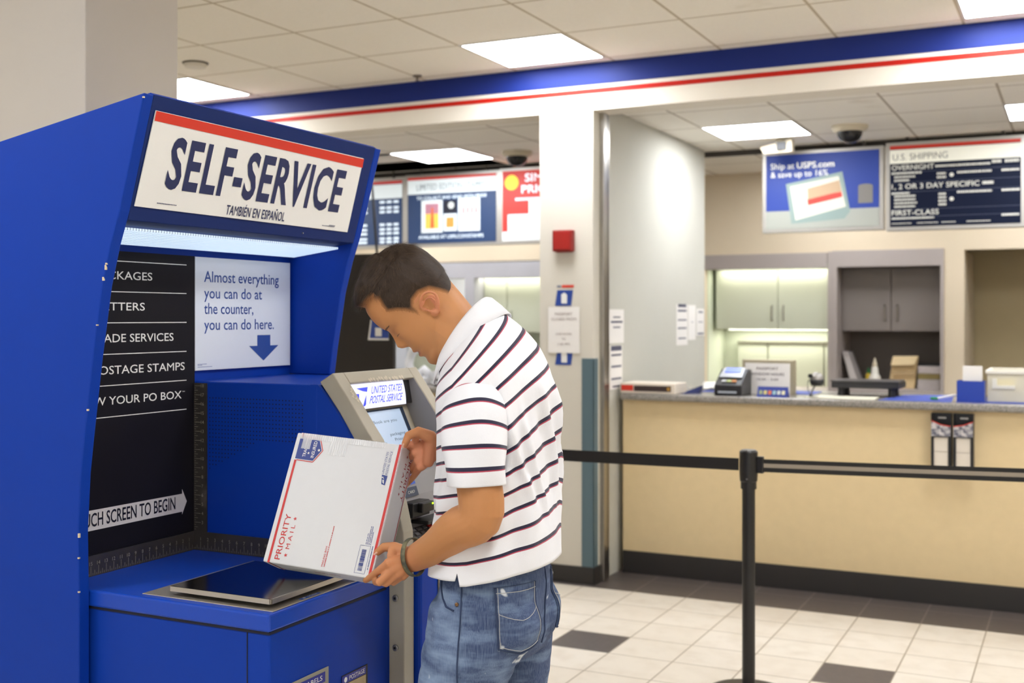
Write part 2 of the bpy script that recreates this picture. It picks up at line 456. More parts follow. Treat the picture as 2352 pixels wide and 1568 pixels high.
# header body: sloping face, underside lip, top
Hs = Vector((.2693, 0, .963)); Hn = Vector((.963, 0, -.2693)); HO = Vector((-1.914, 1.99, 2.062))
def hp(y, t, off=0): return HO + Y * y + Hs * t + Hn * off
hb = MB(); y0, y1 = .032, .965
hb.prism([hp(y0, 0, -.001), hp(y0, -.297, -.001), (-2.235, 1.99 + y0, 1.742), (-2.235, 1.99 + y0, 1.742 + .25)], (0, y1 - y0, 0))
hb.build('header', kblue_shaded, kiosk, bevel=.002)
MB().prism([(-1.914, 2.022, 2.062), (-1.925, 2.022, 2.068), (back_x, 2.022, 1.915), (back_x, 2.022, 1.90)], (0, .935, 0)).build('top_panel', kblue, kiosk)
MB().box(-2.26, -2.235, 2.022, 2.955, .9, 2.0).build('back_panel', kblue, kiosk)
# sign face
sg = MB(); P = [hp(.040, -.262, .003), hp(.9145, -.2655, .003), hp(.9105, -.0385, .003), hp(.0445, -.0335, .003)]
sg.prism(P, Hn * -.003)
sign = sg.build('sign_board', kwhite, kiosk, bevel=.001, label='white header sign board')
MB().poly([hp(.045, -.0575, .0042), hp(.913, -.0665, .0042), hp(.9112, -.0405, .0042), hp(.0449, -.0345, .0042)]).build('red_stripe', kred, sign, label='red bar along the sign top')
def ht(s, y, t, cap, wd, bold): MB().text(s, hp(y, t, .0045), Y, Hs, cap, wd, bold, space=1.1 if cap > .1 else 1.05).build('lettering', ink, sign, label='dark blue sign lettering')
ht('SELF-SERVICE', .119, -.2060, .1165, .722, .025)
ht('TAMBIÉN EN ESPAÑOL', .355, -.2550, .0245, .244, .01)
fl = MB()
for (ya, yb, t) in [(.107, .172, -.2487), (.778, .84, -.2545), (.812, .84, -.2515)]:
    k = ya
    while k < yb: fl.rect(hp(k, t, .0045), Y, Hs, 0, .004, 0, .002); k += .0052
fl.build('fine_print', ink, sign)
MB().lathe([(.002, 0), (.002, .003)], hp(.7, -.283, 0), 8, 'x').build('screw', silver, kiosk)
# light diffuser under the header
dm = M('kiosk_diffuser'); t_ = NT(dm); o_ = t_.obj(); x_, y_, z_ = t_.xyz(o_)
ga = t_.math('ABSOLUTE', t_.math('SUBTRACT', t_.math('FRACT', t_.math('MULTIPLY', y_, 105)), .5)); gb = t_.math('ABSOLUTE', t_.math('SUBTRACT', t_.math('FRACT', t_.math('MULTIPLY', x_, 55)), .5))
cell = t_.math('ADD', .28, t_.math('MULTIPLY', t_.math('MAXIMUM', ga, gb), .95))
b_ = bsdf(dm); b_.inputs['Base Color'].default_value = (.5, .55, .6, 1); b_.inputs['Emission Color'].default_value = (.63, .8, .98, 1)
t_.l.new(t_.math('MULTIPLY', t_.math('POWER', cell, 1.6), 1.25), b_.inputs['Emission Strength'])
MB().prism([(-2.045, 2.03, 1.7645), (-2.212, 2.03, 1.7425), (-2.212, 2.03, 1.7365), (-2.045, 2.03, 1.7585)], (0, .915, 0)).build('light_diffuser', dm, kiosk, label='glowing ribbed light panel under the header')
# black graphic panel with the list of services
G = Vector((-2.225, 2.02, 0))
gp = MB().box(-2.236, -2.225, 2.0225, 2.508, .9, 1.7205).build('graphic_panel', black_graphic, kiosk, label='black panel listing the services')
GO = G + X * .0008
for z in (1.6945, 1.6153, 1.5354, 1.4551, 1.3751, 1.2948):
    MB().rect(GO, Y, Z, .03, .454, z - .0011, z + .0011).build('rule_line', white_ink, gp)
def g(s, end, z, cap, wd):
    m_ = MB().text(s, GO + Y * end + Z * z, Y, Z, cap, wd, .004, 'r')
    if 'BOX' in s: m_.text('TM', GO + Y * .437 + Z * 1.343, Y, Z, .003, .01)
    m_.build('lettering', white_ink, gp, label='line of white capital lettering')
g('MAIL PACKAGES', .3225, 1.6475, .0205, .312); g('MAIL LETTERS', .295, 1.5675, .02, .276)
g('UPGRADE SERVICES', .403, 1.4855, .0208, .352); g('BUY POSTAGE STAMPS', .447, 1.404, .021, .421)
g('RENEW YOUR PO BOX', .4345, 1.3262, .0205, .408)
ar = MB(); ar.poly([GO + Y * a + Z * z for a, z in [(.01, 1.0145), (.4366, 1.013), (.4366, 1.005), (.4552, 1.0395), (.4366, 1.0755), (.4366, 1.0625), (.01, 1.066)]])
arrow = ar.build('arrow_strip', M('arrow_white', (214, 208, 204), .5), gp, label='white arrow strip')
MB().text('TOUCH SCREEN TO BEGIN', GO + X * .0008 + Y * .0435 + Z * 1.0243, Y, Z, .0325, .366, .012).build('lettering', M('ink_black', (16, 16, 30), .5), arrow)
# white notice
nb = MB().box(-2.236, -2.2235, 2.509, 2.942, 1.3995, 1.7195).build('notice_board', M('notice_white', (222, 226, 234), .45, var=.01), kiosk, bevel=.001, label='white notice with blue text and a down arrow')
NO = Vector((-2.2228, 2.02, 0))
for s, z, wd in [('Almost everything', 1.6498, .339), ('you can do at', 1.6034, .2573), ('the counter,', 1.5592, .2165), ('you can do here.', 1.5135, .3147)]:
    MB().text(s, NO + Y * .5244 + Z * z, Y, Z, .0305, wd, .006).build('lettering', inkblue, nb)
MB().poly([NO + Y * a + Z * z for a, z in [(.7597, 1.4957), (.8218, 1.4957), (.8218, 1.4637), (.8611, 1.4637), (.789, 1.4184), (.7213, 1.4637), (.7597, 1.4637)]]).build('down_arrow', inkblue, nb)
nt_ = MB()
for z, l in [(1.4165, .035), (1.4135, .018), (1.4085, .06)]:
    k = .498
    while k < .498 + l: nt_.rect(NO, Y, Z, k, k + .003, z, z + .0014); k += .0038
nt_.build('fine_print', inkblue, nb)
# counter cabinet with top, scale and seams
cb = MB().box(-2.2, -1.589, 2.03, 2.508, .02, .856).build('counter_cabinet', kblue, kiosk, bevel=.004)
sm = MB().box(-2.13, -1.5885, 2.0285, 2.5, .8545, .8605)
sm.box(-1.652, -1.6495, 2.0288, 2.0305, .02, .855)
sm.build('seam', seam, cb)
ktop = M('kiosk_top_blue', (13, 66, 176), .34, var=.05, scale=5, bump=.04, bscale=500, spec=.45)
MB().box(-2.236, -1.5865, 2.024, 2.512, .8605, .9).build('countertop', ktop, kiosk, bevel=.005)
MB().box(-1.62, -1.5895, 2.505, 2.519, .02, .895).build('edge_trim', kblue, kiosk, bevel=.002)
sc = MB(); sc.box(-1.975, -1.594, 2.047, 2.452, .9, .9022)
scale = sc.build('scale_base', steel_plate, kiosk, bevel=.001, label='brushed steel scale base plate')
MB().box(-1.903, -1.61, 2.06, 2.37, .912, .924).build('weighing_plate', steel, scale, bevel=.0015, label='polished steel weighing plate')
MB().box(-1.9, -1.613, 2.0585, 2.0597, .9125, .9236).box(-1.6095, -1.6083, 2.064, 2.368, .9125, .9236).build('plate_edge', steel_edge, scale)
ms = MB().box(-1.86, -1.64, 2.09, 2.34, .9022, .912); ms.build('plate_foot', blackp, scale)
lb = MB().rect((-1.594, 2.16, .9026), Y, -X, 0, .075, .005, .016).build('scale_label', inkblue, scale)
MB().text('SCALE', (-1.6015, 2.19, .903), Y, -X, .006, .035).disc((-1.6045, 2.175, .903), X, Y, .004).build('lettering', white_ink, lb)
# rulers
def ruler(name, O, u, v, n, L, H, first, long_side=True):
    O, u, v = Vector(O), Vector(u), Vector(v); nrm = u.cross(v)
    if nrm.dot(Vector((1, -1, 0))) < 0: nrm = -nrm
    r = MB().prism([O, O + u * L, O + u * L + v * H, O + v * H], nrm * .003).build(name, ruler_mat, kiosk, label='smoky ruler strip with pale inch marks')
    q = O + nrm * .0036; tk = MB(); s = .0254
    for k in range(1, n * 4):
        a = k * s / 4
        if a > L - .002: break
        h = .022 if k % 4 == 0 else (.012 if k % 2 == 0 else .005)
        tk.rect(q, u, v, a - .0005, a + .0005, .003, .003 + h)
    return r, q, tk
r, q, tk = ruler('ruler', (-2.2245, 2.507, .9), -Y, Z, 19, .48, .052, 1)
for k in range(1, 19): tk.text(str(k), q - Y * (k * .0254) + Z * .0275, Y, Z, .009, None, 0, 'c')
tk.build('inch_marks', tick, r)
r, q, tk = ruler('ruler', (-2.2245, 2.5065, .9), X, Z, 24, .61, .052, 1)
for k in range(1, 24): tk.text(str(k), q + X * (k * .0254) + Z * .0275, X, Z, .009, None, 0, 'c')
tk.build('inch_marks', tick, r)
r, q, tk = ruler('ruler', (-2.224, 2.5065, .952), Z, X, 18, .414, .046, 1)
for k in range(3, 19): tk.text(str(k), q + Z * ((k - 2) * .0254 - .004) + X * .031, X, Z, .009, None, 0, 'c')
tk.build('inch_marks', tick, r)
# speaker block and its perforations
blk = MB().box(-2.236, -1.806, 2.508, 2.985, .9, 1.371).build('speaker_block', kblue, kiosk, bevel=.004)
MB().prism([(-1.83, 2.5085, .86), (-1.83, 2.5085, 1.371)] + [(x, 2.5085, z) for x, z in [(-1.806, 1.371), (-1.779, 1.342), (-1.744, 1.298), (-1.717, 1.259), (-1.699, 1.233), (-1.66, 1.15), (-1.62, 1.05), (-1.593, .93), (-1.593, .86)]], (0, .012, 0)).build('block_front', kblue, kiosk)
MB().box(-1.84, -1.78, 2.52, 2.95, .86, 1.25).build('block_core', kblue, kiosk)
bp = MB(); st = .01087
for i in range(31):
    for j in range(21):
        x = -2.181 + i * st; z = 1.326 - j * st
        low = 11 if i > 18 else 11 + (18 - i) // 2.1
        if j < low and x < -1.853: bp.disc((x, 2.5072, z), X, Z, .0021, 6)
o = bp.build('speaker_holes', M('hole_dark', (8, 14, 50), .8), blk); o['kind'] = 'stuff'
# console: two curved cheeks, recessed face, top bridge
front = [(-1.546, 0), (-1.546, .95), (-1.549, 1.0), (-1.566, 1.069), (-1.60, 1.152), (-1.638, 1.23), (-1.666, 1.267), (-1.709, 1.327), (-1.766, 1.403)]
back_ = [(-1.808, 1.378), (-1.779, 1.342), (-1.744, 1.298), (-1.717, 1.259), (-1.699, 1.233), (-1.66, 1.15), (-1.62, 1.05), (-1.593, .93), (-1.593, 0)]
def cheek(y0, y1):
    return MB().prism([(x, y0, z) for x, z in front + back_], (0, y1 - y0, 0)).build('console_cheek', console_paint, kiosk, bevel=.003, label='grey curved console side frame')
c0 = cheek(2.519, 2.568); cheek(2.898, 2.945)
def cpt(z, off):
    fx = np.interp(z, [p[1] for p in front], [p[0] for p in front]); return fx - off
def roff(z): return float(np.interp(z, [0, 1.0, 1.125, 1.165, 1.4], [.055, .05, .045, .115, .12]))
rec = []
for z in (.0, .93, 1.0, 1.069, 1.125, 1.165, 1.23, 1.30, 1.36): rec.append((cpt(z, roff(z)), z))
fc = MB(); pts = [(x, 2.568, z) for x, z in rec]
ring0 = pts + [(-1.79, 2.568, 1.36), (-1.74, 2.568, 1.1), (-1.66, 2.568, 0)]
fc.prism(ring0, (0, .33, 0)); fc.build('console_face', console_in, kiosk)
MB().prism([(-1.766, 2.568, 1.403), (-1.744, 2.568, 1.374), (-1.80, 2.568, 1.352), (-1.815, 2.568, 1.372)], (0, .33, 0)).build('console_bridge', console_paint, kiosk, bevel=.003)
# inner walls of the cheeks read slightly cooler
MB().prism([(x - .003, 2.8965, z) for x, z in front[3:]] + [(-1.86, 2.8965, 1.36), (-1.70, 2.8965, 1.05)], (0, .0015, 0)).build('cheek_lining', console_in, kiosk)
tp = MB()
for k in range(14):
    y = 2.66 + k * .013 + random.uniform(-.004, .004); z = 1.3775 + random.uniform(-.002, .003)
    tp.poly([(cpt(z, -.0012), y, z), (cpt(z - .006, -.0012), y + random.uniform(.006, .012), z - .006), (cpt(z + .004, -.0012), y + .011, z + .004), (cpt(z + .006, -.0012), y + .004, z + .006)])
for k in range(6):
    y = 2.54 + random.uniform(-.008, .012); z = 1.33 + k * .006
    tp.poly([(cpt(z, -.0012), y, z), (cpt(z - .006, -.0012), y + .008, z - .006), (cpt(z + .003, -.0012), y + .012, z + .003)])
tp.build('tape_residue', M('tape_residue', (196, 186, 164), .7), c0)
# lit name sign inside the top of the console
def cdir(z0, z1, off):
    a = Vector((cpt(z0, off), 0, z0)); d = Vector((cpt(z1, off), 0, z1)) - a; return a, d
MB().prism([(cpt(1.372, .02), 2.5685, 1.372), (cpt(1.30, .06), 2.5685, 1.30), (cpt(1.30, .12), 2.5685, 1.30), (-1.80, 2.5685, 1.365)], (0, .329, 0)).build('sign_housing', blackp, kiosk, bevel=.002)
ls = M('backlit_sign'); t_ = NT(ls); b_ = bsdf(ls); b_.inputs['Base Color'].default_value = (.5, .5, .6, 1)
b_.inputs['Emission Color'].default_value = (.80, .82, 1, 1); t_.l.new(t_.math('ADD', .5, t_.math('MULTIPLY', t_.noise(9, 2, t_.obj()), .2)), b_.inputs['Emission Strength'])
sa = Vector((cpt(1.30, .057), 0, 1.30)); sb = Vector((cpt(1.372, .017), 0, 1.372)); sv = (sb - sa); sl_ = sv.length; sv.normalize(); sn = Y.cross(sv); sn = sn if sn.x > 0 else -sn
rings = []
for k in range(7):
    f = k / 6; bul = .003 * math.sin(math.pi * f)
    c = sa + sv * sl_ * f + sn * (bul + .001); rings.append([c + Y * 2.585, c + Y * 2.855, c + Y * 2.855 - sn * .006, c + Y * 2.585 - sn * .006])
lsg = MB().loft(rings).build('lit_sign', ls, kiosk, label='glowing white postal service name sign')
lt = MB(); 
def onls(u, f):
    bul = .003 * math.sin(math.pi * min(max(f, 0), 1)); return sa + sv * sl_ * f + sn * (bul + .0042) + Y * (2.585 + u)
for s, f, u, wd in [('UNITED STATES', .53, .088, .158), ('POSTAL SERVICE', .17, .074, .166)]:
    vs, fs = text_geo(s, .008); x0 = min(p[0] for p in vs); x1 = max(p[0] for p in vs)
    lt.add([onls(u + (p[0] - x0) * wd / (x1 - x0) + .012 * p[1] / CAP, f + .27 * p[1] / CAP) for p in vs], fs)
lt.poly([onls(.022, .78), onls(.078, .80), onls(.070, .62), onls(.05, .66)]); lt.poly([onls(.012, .58), onls(.03, .57), onls(.026, .30), onls(.016, .12), onls(.044, .12), onls(.052, .30), onls(.064, .52), onls(.058, .16), onls(.052, .1), onls(.012, .1)])
lt.build('lettering', M('lit_blue', (52, 66, 214), .5, emit=.35, ecol=lin((58, 72, 220))), lsg, fix=False)
# screen
q0 = Vector((cpt(1.10, .115), 0, 1.10)); q1 = Vector((cpt(1.285, .10), 0, 1.285)); qv = (q1 - q0); ql = qv.length; qv.normalize(); qn = Y.cross(qv); qn = qn if qn.x > 0 else -qn
def sp(u, f, off): return q0 + qv * (ql * f) + qn * off + Y * u
MB().prism([sp(2.57, -.02, .006), sp(2.896, -.02, .006), sp(2.896, 1.1, .006), sp(2.57, 1.1, .006)], qn * .006).build('screen_bezel', console_paint, kiosk)
MB().prism([sp(2.585, 0, .0125), sp(2.868, 0, .0125), sp(2.868, 1.0, .0125), sp(2.585, 1.0, .0125)], qn * .001).build('screen_border', M('screen_border', (40, 52, 72), .25), kiosk)
scm = M('screen_glow', (150, 168, 190), .2, emit=.32, ecol=lin((186, 204, 226)))
scr = MB().prism([sp(2.59, .03, .0138), sp(2.848, .03, .0138), sp(2.848, .975, .0138), sp(2.59, .975, .0138)], qn * .0006).build('screen', scm, kiosk, label='lit pale blue touch screen')
stx = MB()
for s, u, f, wd in [('to Book are you', 2.66, .80, .15), ('packaging', 2.75, .60, .08), ('Priority', 2.765, .52, .066)]:
    MB().text(s, sp(u, f, .0148), Y, qv, .0085, wd).build('screen_text', M('screen_ink', (72, 84, 108), .5), scr)
stx.poly([sp(2.775, .08, .0148), sp(2.825, .1, .0148), sp(2.832, .24, .0148), sp(2.80, .22, .0148), sp(2.778, .26, .0148)])
stx.build('screen_picture', M('screen_ink'), scr)
# lower console: card label, reader, keypad, door
def fpt(z, y, off=0): return Vector((cpt(z, roff(z) - off), y, z))
for z0, z1, mname in [(1.098, 1.122, 'blue'), (1.068, 1.092, 'navy')]:
    p = MB().poly([fpt(z0, 2.605, .003), fpt(z0, 2.70, .003), fpt(z1, 2.70, .003), fpt(z1, 2.605, .003)]).build('instruction_label' if mname == 'blue' else 'card_label', M('label_' + mname, (40, 84, 190) if mname == 'blue' else (30, 42, 66), .4), kiosk)
    if mname == 'navy': MB().text('CARD', fpt(1.0765, 2.645, .005), Y, Z, .008, .034).disc(fpt(1.080, 2.625, .005), Y, Z, .008).build('lettering', white_ink, p)
rd = MB().box(-1.655, -1.578, 2.615, 2.705, 1.018, 1.058).box(-1.60, -1.562, 2.64, 2.70, 1.03, 1.056).build('card_reader', blackp, kiosk, bevel=.003)
MB().lathe([(.0025, 0), (.0025, .003)], (-1.563, 2.69, 1.05), 8, 'x').build('status_light', M('led_green', (150, 230, 30), .4, emit=3), rd)
MB().box(-1.60, -1.545, 2.64, 2.80, 1.0, 1.01).build('receipt_tray', blackp, kiosk, bevel=.003)
kp = MB().prism([(-1.592, 2.6, .985), (-1.592, 2.78, .985), (-1.535, 2.78, .945), (-1.535, 2.6, .945)], Vector((.5, 0, .8)) * .006).build('keypad', M('keypad_dark', (58, 54, 54), .5), kiosk)
kk = Vector((.82, 0, -.57)); ko = Vector((-1.588, 2.61, .989)); kn_ = Vector((.57, 0, .82))
cols = {0: (190, 40, 40), 1: (214, 180, 50), 2: (60, 140, 60)}
for r_ in range(4):
    for c_ in range(4):
        key = MB().obox(ko + kk * (.008 + r_ * .0155) + Y * (.012 + c_ * .028) + kn_ * .002, kk, Y, kn_, .0045, .009, .0015)
        key.build('key', M('key_%d' % r_ if c_ == 3 and r_ < 3 else 'key_grey', cols[r_] if c_ == 3 and r_ < 3 else (92, 88, 88), .5), kp)
dr = MB().box(-1.58, -1.529, 2.572, 2.90, .05, .908).build('console_door', kblue, kiosk, bevel=.008, label='blue lower console door')
MB().box(-1.58, -1.54, 2.572, 2.90, .9095, .925).build('door_gasket', blackp, kiosk)
MB().box(-1.5285, -1.526, 2.66, 2.80, .70, .86).build('door_slot', M('slot_grey', (120, 112, 100), .5), dr)
for z in (.831, .704, .42):
    bt = MB().lathe([(.0085, 0), (.0085, -.003), (.006, -.0045), (.002, -.0045)], (-1.571, 2.5185, z), 20, 'y')
    o = bt.build('bolt', M('bolt_steel', (150, 146, 140), .45, .8), kiosk, smooth=False)
    MB().box(-1.5715 - .003, -1.5715 + .003, 2.5135, 2.5142, z - .003, z + .003).build('bolt_socket', blackp, o)
# label and postage slots on the cabinet side
S = Vector((-1.5875, 0, 0))
pl = MB().box(-1.5885, -1.5865, 2.06, 2.247, .58, .729).build('label_slot', M('slot_frame', (150, 146, 130), .5), kiosk, bevel=.001)
ib = MB().box(-1.5866, -1.5858, 2.075, 2.232, .697, .7205).build('slot_label', M('label_violet', (38, 44, 140), .4), pl)
MB().text('LABELS', (-1.5855, 2.148, .7035), Y, Z, .011, .072, .004).disc((-1.5855, 2.12, .709), Y, Z, .008).build('lettering', white_ink, ib)
MB().box(-1.5866, -1.586, 2.08, 2.227, .6, .69).build('slot_mouth', blackp, pl)
pl = MB().box(-1.5885, -1.5872, 2.302, 2.413, .56, .689).build('postage_slot', M('slot_dark', (40, 34, 30), .6), kiosk)
ib = MB().box(-1.5874, -1.5862, 2.302, 2.404, .668, .687).build('slot_label', M('label_violet'), pl)
MB().text('POSTAGE', (-1.5858, 2.332, .6725), Y, Z, .010, .066, .003).disc((-1.5858, 2.316, .677), Y, Z, .0065).build('lettering', white_ink, ib)
MB().prism([(-1.5872, 2.304, .56), (-1.5872, 2.404, .56), (-1.5872, 2.404, .666), (-1.5872, 2.304, .666)], (.001, 0, 0)).build('slot_chute', M('chute_tan', (176, 154, 112), .4, var=.15, scale=30), pl)

# ------------------------------------------------------------------ the parcel
e1 = Vector((.99027, .1195, -.0713)); e2 = Vector((.01717, .40351, .91481)); e3 = Vector((.13809, -.90714, .39753))
BW, BH, BD = .2866 / 2, .3218 / 2, .083
card = M('white_cardboard', (211, 211, 211), .6, var=.02, scale=40)
bred = M('parcel_red', (196, 50, 48), .55); bblue = M('parcel_blue', (50, 66, 132), .55)
bm_ = MB().box(-BW, BW, -BH, BH, -BD, 0)
parcel = bm_.build('parcel_box', card, None, bevel=.003)
parcel.matrix_world = Matrix(((e1.x, e2.x, e3.x, -1.5967), (e1.y, e2.y, e3.y, 2.2792), (e1.z, e2.z, e3.z, 1.1073), (0, 0, 0, 1)))
tag(parcel, 'white mailing box with red stripes tilted over the steel scale, held by the person', 'parcel')
F0 = Vector((0, 0, .0007))
rs = MB()
MB().poly([F0 + Vector(p) for p in [(-.1306, -BH, 0), (-.1246, -BH, 0), (-.1262, .0925, 0), (-.132, .0925, 0)]]).build('red_stripe', bred, parcel)
rs.poly([F0 + Vector(p) for p in [(-.1305, .152, 0), (-.1245, .152, 0), (-.1238, BH, 0), (-.1298, BH, 0)]])
MB().poly([F0 + Vector(p) for p in [(.1335, -BH, 0), (.140, -BH, 0), (.140, BH, 0), (.1335, BH, 0)]]).build('red_stripe', bred, parcel)
for a, c in [((-.1262, .0925), (-.0815, .0915)), ((-.0815, .0915), (-.0622, .1225)), ((-.0622, .1225), (-.0765, .152)), ((-.0765, .152), (-.1245, .153))]:
    a, c = Vector((*a, 0)), Vector((*c, 0)); d = (c - a).normalized(); n = Vector((-d.y, d.x, 0)) * .001
    rs.poly([F0 + a + n, F0 + c + n, F0 + c - n, F0 + a - n])
rs.build('badge_outline', bred, parcel)
bg = MB().poly([F0 + Vector(p) for p in [(-.1312, .0955, 0), (-.0825, .095, 0), (-.0655, .1225, 0), (-.0785, .149, 0), (-.1315, .149, 0)]]).build('badge', bblue, parcel, label='navy badge printed on the box corner')
U1, V1 = Vector((0, 1, 0)), Vector((-1, 0, 0))
bt = MB(); F1 = F0 + Z * .0005
bt.text('TRACKED', F1 + Vector((-.1045, .102, 0)), U1, V1, .0085, .042, .004); bt.text('INSURED', F1 + Vector((-.082, .102, 0)), U1, V1, .0085, .042, .004)
bt.star(F1 + Vector((-.0985, .1125, 0)), U1, V1, .0035); bt.star(F1 + Vector((-.0725, .1225, 0)), U1, V1, .0045)
bt.build('lettering', white_ink, bg)
pt = MB()
pt.text('PRIORITY', F0 + Vector((-.1002, -.151, 0)), U1, V1, .0142, .110, .004)
pt.text('M A I L', F0 + Vector((-.0825, -.1235, 0)), U1, V1, .0102, .058, .002)
pt.star(F0 + Vector((-.0874, -.1384, 0)), U1, V1, .0052); pt.star(F0 + Vector((-.0876, -.0503, 0)), U1, V1, .0052)
pt.build('red_lettering', bred, parcel, label='red printed lettering'); pt = MB()
pt.text('MAILING BOX', F0 + Vector((.0149, -.151, 0)), U1, V1, .0046, .049, .004)
def dashes(mb, O, u, v, L, h, seed):
    r = random.Random(seed); k = 0
    while k < L:
        wd = r.uniform(.0012, .0024); mb.rect(O + u * k, u, v, 0, wd, 0, h); k += wd + (.0006 if r.random() < .85 else .002)
dashes(pt, F0 + Vector((.0195, -.151, 0)), U1, V1, .096, .0022, 3)
pt.build('red_lettering', bred, parcel); pt = MB()
dashes(pt, F0 + Vector((.1425, -.12, 0)), U1, V1, .27, .0006, 4)
pt.build('fine_print', bred, parcel)
bl = MB()
for a0, a1, c0_, c1 in [(.0965, .1235, -.1532, -.1525), (.0965, .1235, -.0885, -.0878), (.0965, .0972, -.1532, -.0878), (.1228, .1235, -.1532, -.0878)]:
    bl.rect(F0, X, Y, a0, a1, c0_, c1)
k = -.1465; r_ = random.Random(5)
while k < -.097:
    h = r_.choice([.0005, .0009, .0016, .0028]); bl.rect(F0, X, Y, .1035, .1148, k, min(k + h, -.0965)); k += h + r_.choice([.0005, .0008, .0012])
dashes(bl, F0 + Vector((.1295, -.142, 0)), U1, V1, .055, .0022, 9)
for i, (x, a, L) in enumerate([(.1105, -.085, .026), (.1145, -.085, .043), (.1185, -.085, .043), (.1222, -.085, .03)]): dashes(bl, F0 + Vector((x, a, 0)), U1, V1, L, .0017, 20 + i)
bl.build('barcode_label', bblue, parcel, label='blue outlined barcode label'); bl = MB()
bl.text('UNITED STATES', F0 + Vector((.1118, .085, 0)), U1, V1, .0056, .054, -.002, shear=.2); bl.text('POSTAL SERVICE', F0 + Vector((.1215, .083, 0)), U1, V1, .0056, .058, -.002, shear=.2)
bl.poly([F0 + Vector(p) for p in [(.1075, .083, 0), (.1228, .081, 0), (.1212, .058, 0), (.1115, .060, 0)]])
bl.build('postal_logo', bblue, parcel, label='blue printed postal logo')
lg = MB(); F2 = F0 + Z * .0006
lg.poly([F2 + Vector(p) for p in [(.1072, .076, 0), (.112, .0785, 0), (.1165, .072, 0), (.1125, .0745, 0)]]); lg.poly([F2 + Vector(p) for p in [(.1115, .0705, 0), (.1162, .0712, 0), (.1185, .061, 0), (.1138, .0635, 0)]])
lg.rect(F2, X, Y, .1135, .1141, .083, .14)
lg.build('logo_cutout', card, parcel)
# clear packing tape over the top edge, whitened to stand for its glare
tm = M('packing_tape'); b_ = bsdf(tm); t_ = NT(tm); b_.inputs['Base Color'].default_value = (.95, .95, .95, 1); b_.inputs['Roughness'].default_value = .08; b_.inputs['Alpha'].default_value = .5
wv = t_.new('ShaderNodeTexWave'); wv.inputs['Scale'].default_value = 55; wv.inputs['Distortion'].default_value = 3; t_.l.new(t_.obj(), wv.inputs['Vector'])
t_.bump(wv.outputs['Fac'], .6, .002)
tp = MB(); F3 = F0 + Z * .0012
tp.poly([F3 + Vector(p) for p in [(-BW + .012, .146, 0), (.10, .147, 0), (.10, BH, 0), (-BW + .012, BH, 0)]]); tp.poly([F3 + Z * .0004 + Vector(p) for p in [(-.045, .114, 0), (.0, .114, 0), (-.002, .150, 0), (-.046, .150, 0)]])
tp.poly([Vector(p) for p in [(-BW + .012, BH + .0008, .0012), (.10, BH + .0008, .0012), (.10, BH + .0008, -.05), (-BW + .012, BH + .0008, -.05)]])
tp.poly([F3 + Z * .0003 + Vector(p) for p in [(-.122, .122, 0), (-.098, .122, 0), (-.098, .15, 0), (-.122, .15, 0)]])
tp.build('packing_tape', tm, parcel, label='shiny clear packing tape with white glare painted in', fix=False)
# printing on the right side face and the bottom face
sp_ = MB(); SX = Vector((BW + .0007, 0, 0)); SD = Vector((0, -1, 0)); SU = Vector((0, 0, -1))
sp_.text('PRIORITY', SX + Vector((0, .149, -.054)), SD, SU, .014, .112, .006); sp_.text('M A I L', SX + Vector((0, .125, -.034)), SD, SU, .0105, .064, .001)
sp_.star(SX + Vector((0, .142, -.039)), SD, SU, .005); sp_.star(SX + Vector((0, .05, -.039)), SD, SU, .005)
sp_.rect(SX, SD, SU, -BH, BH, .0725, .0765)
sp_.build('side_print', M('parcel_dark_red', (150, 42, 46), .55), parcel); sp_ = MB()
BY = Vector((0, -BH - .0007, 0))
dashes(sp_, BY + Vector((-.02, 0, -.03)), X, SU, .07, .006, 12); sp_.rect(BY, X, SU, -.129, -.1235, 0, BD)
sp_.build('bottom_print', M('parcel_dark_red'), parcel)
def rebase(root, loc):
    loc = Vector(loc); root.location = loc
    for o in bpy.data.objects:
        if o.parent == root: o.location -= loc
rebase(kiosk, (-2.1, 2.45, 0))
# ------------------------------------------------------------------ the person (local frame: x forward, y to his left, z up)
person = thing('person', 'person in white striped polo shirt and faded jeans looking down, holding the white box', 'person', (-1.2235, 2.4071, 0), math.radians(-173.8))
SKIN = (190, 132, 84)
HR = Matrix.Rotation(math.radians(24), 3, 'Z') @ Matrix.Rotation(math.radians(55), 3, 'Y')
HC = Vector((.165, .02, 1.571))
def hw(p): return HR @ (Vector(p) * .01) + HC          # head frame in cm -> person frame
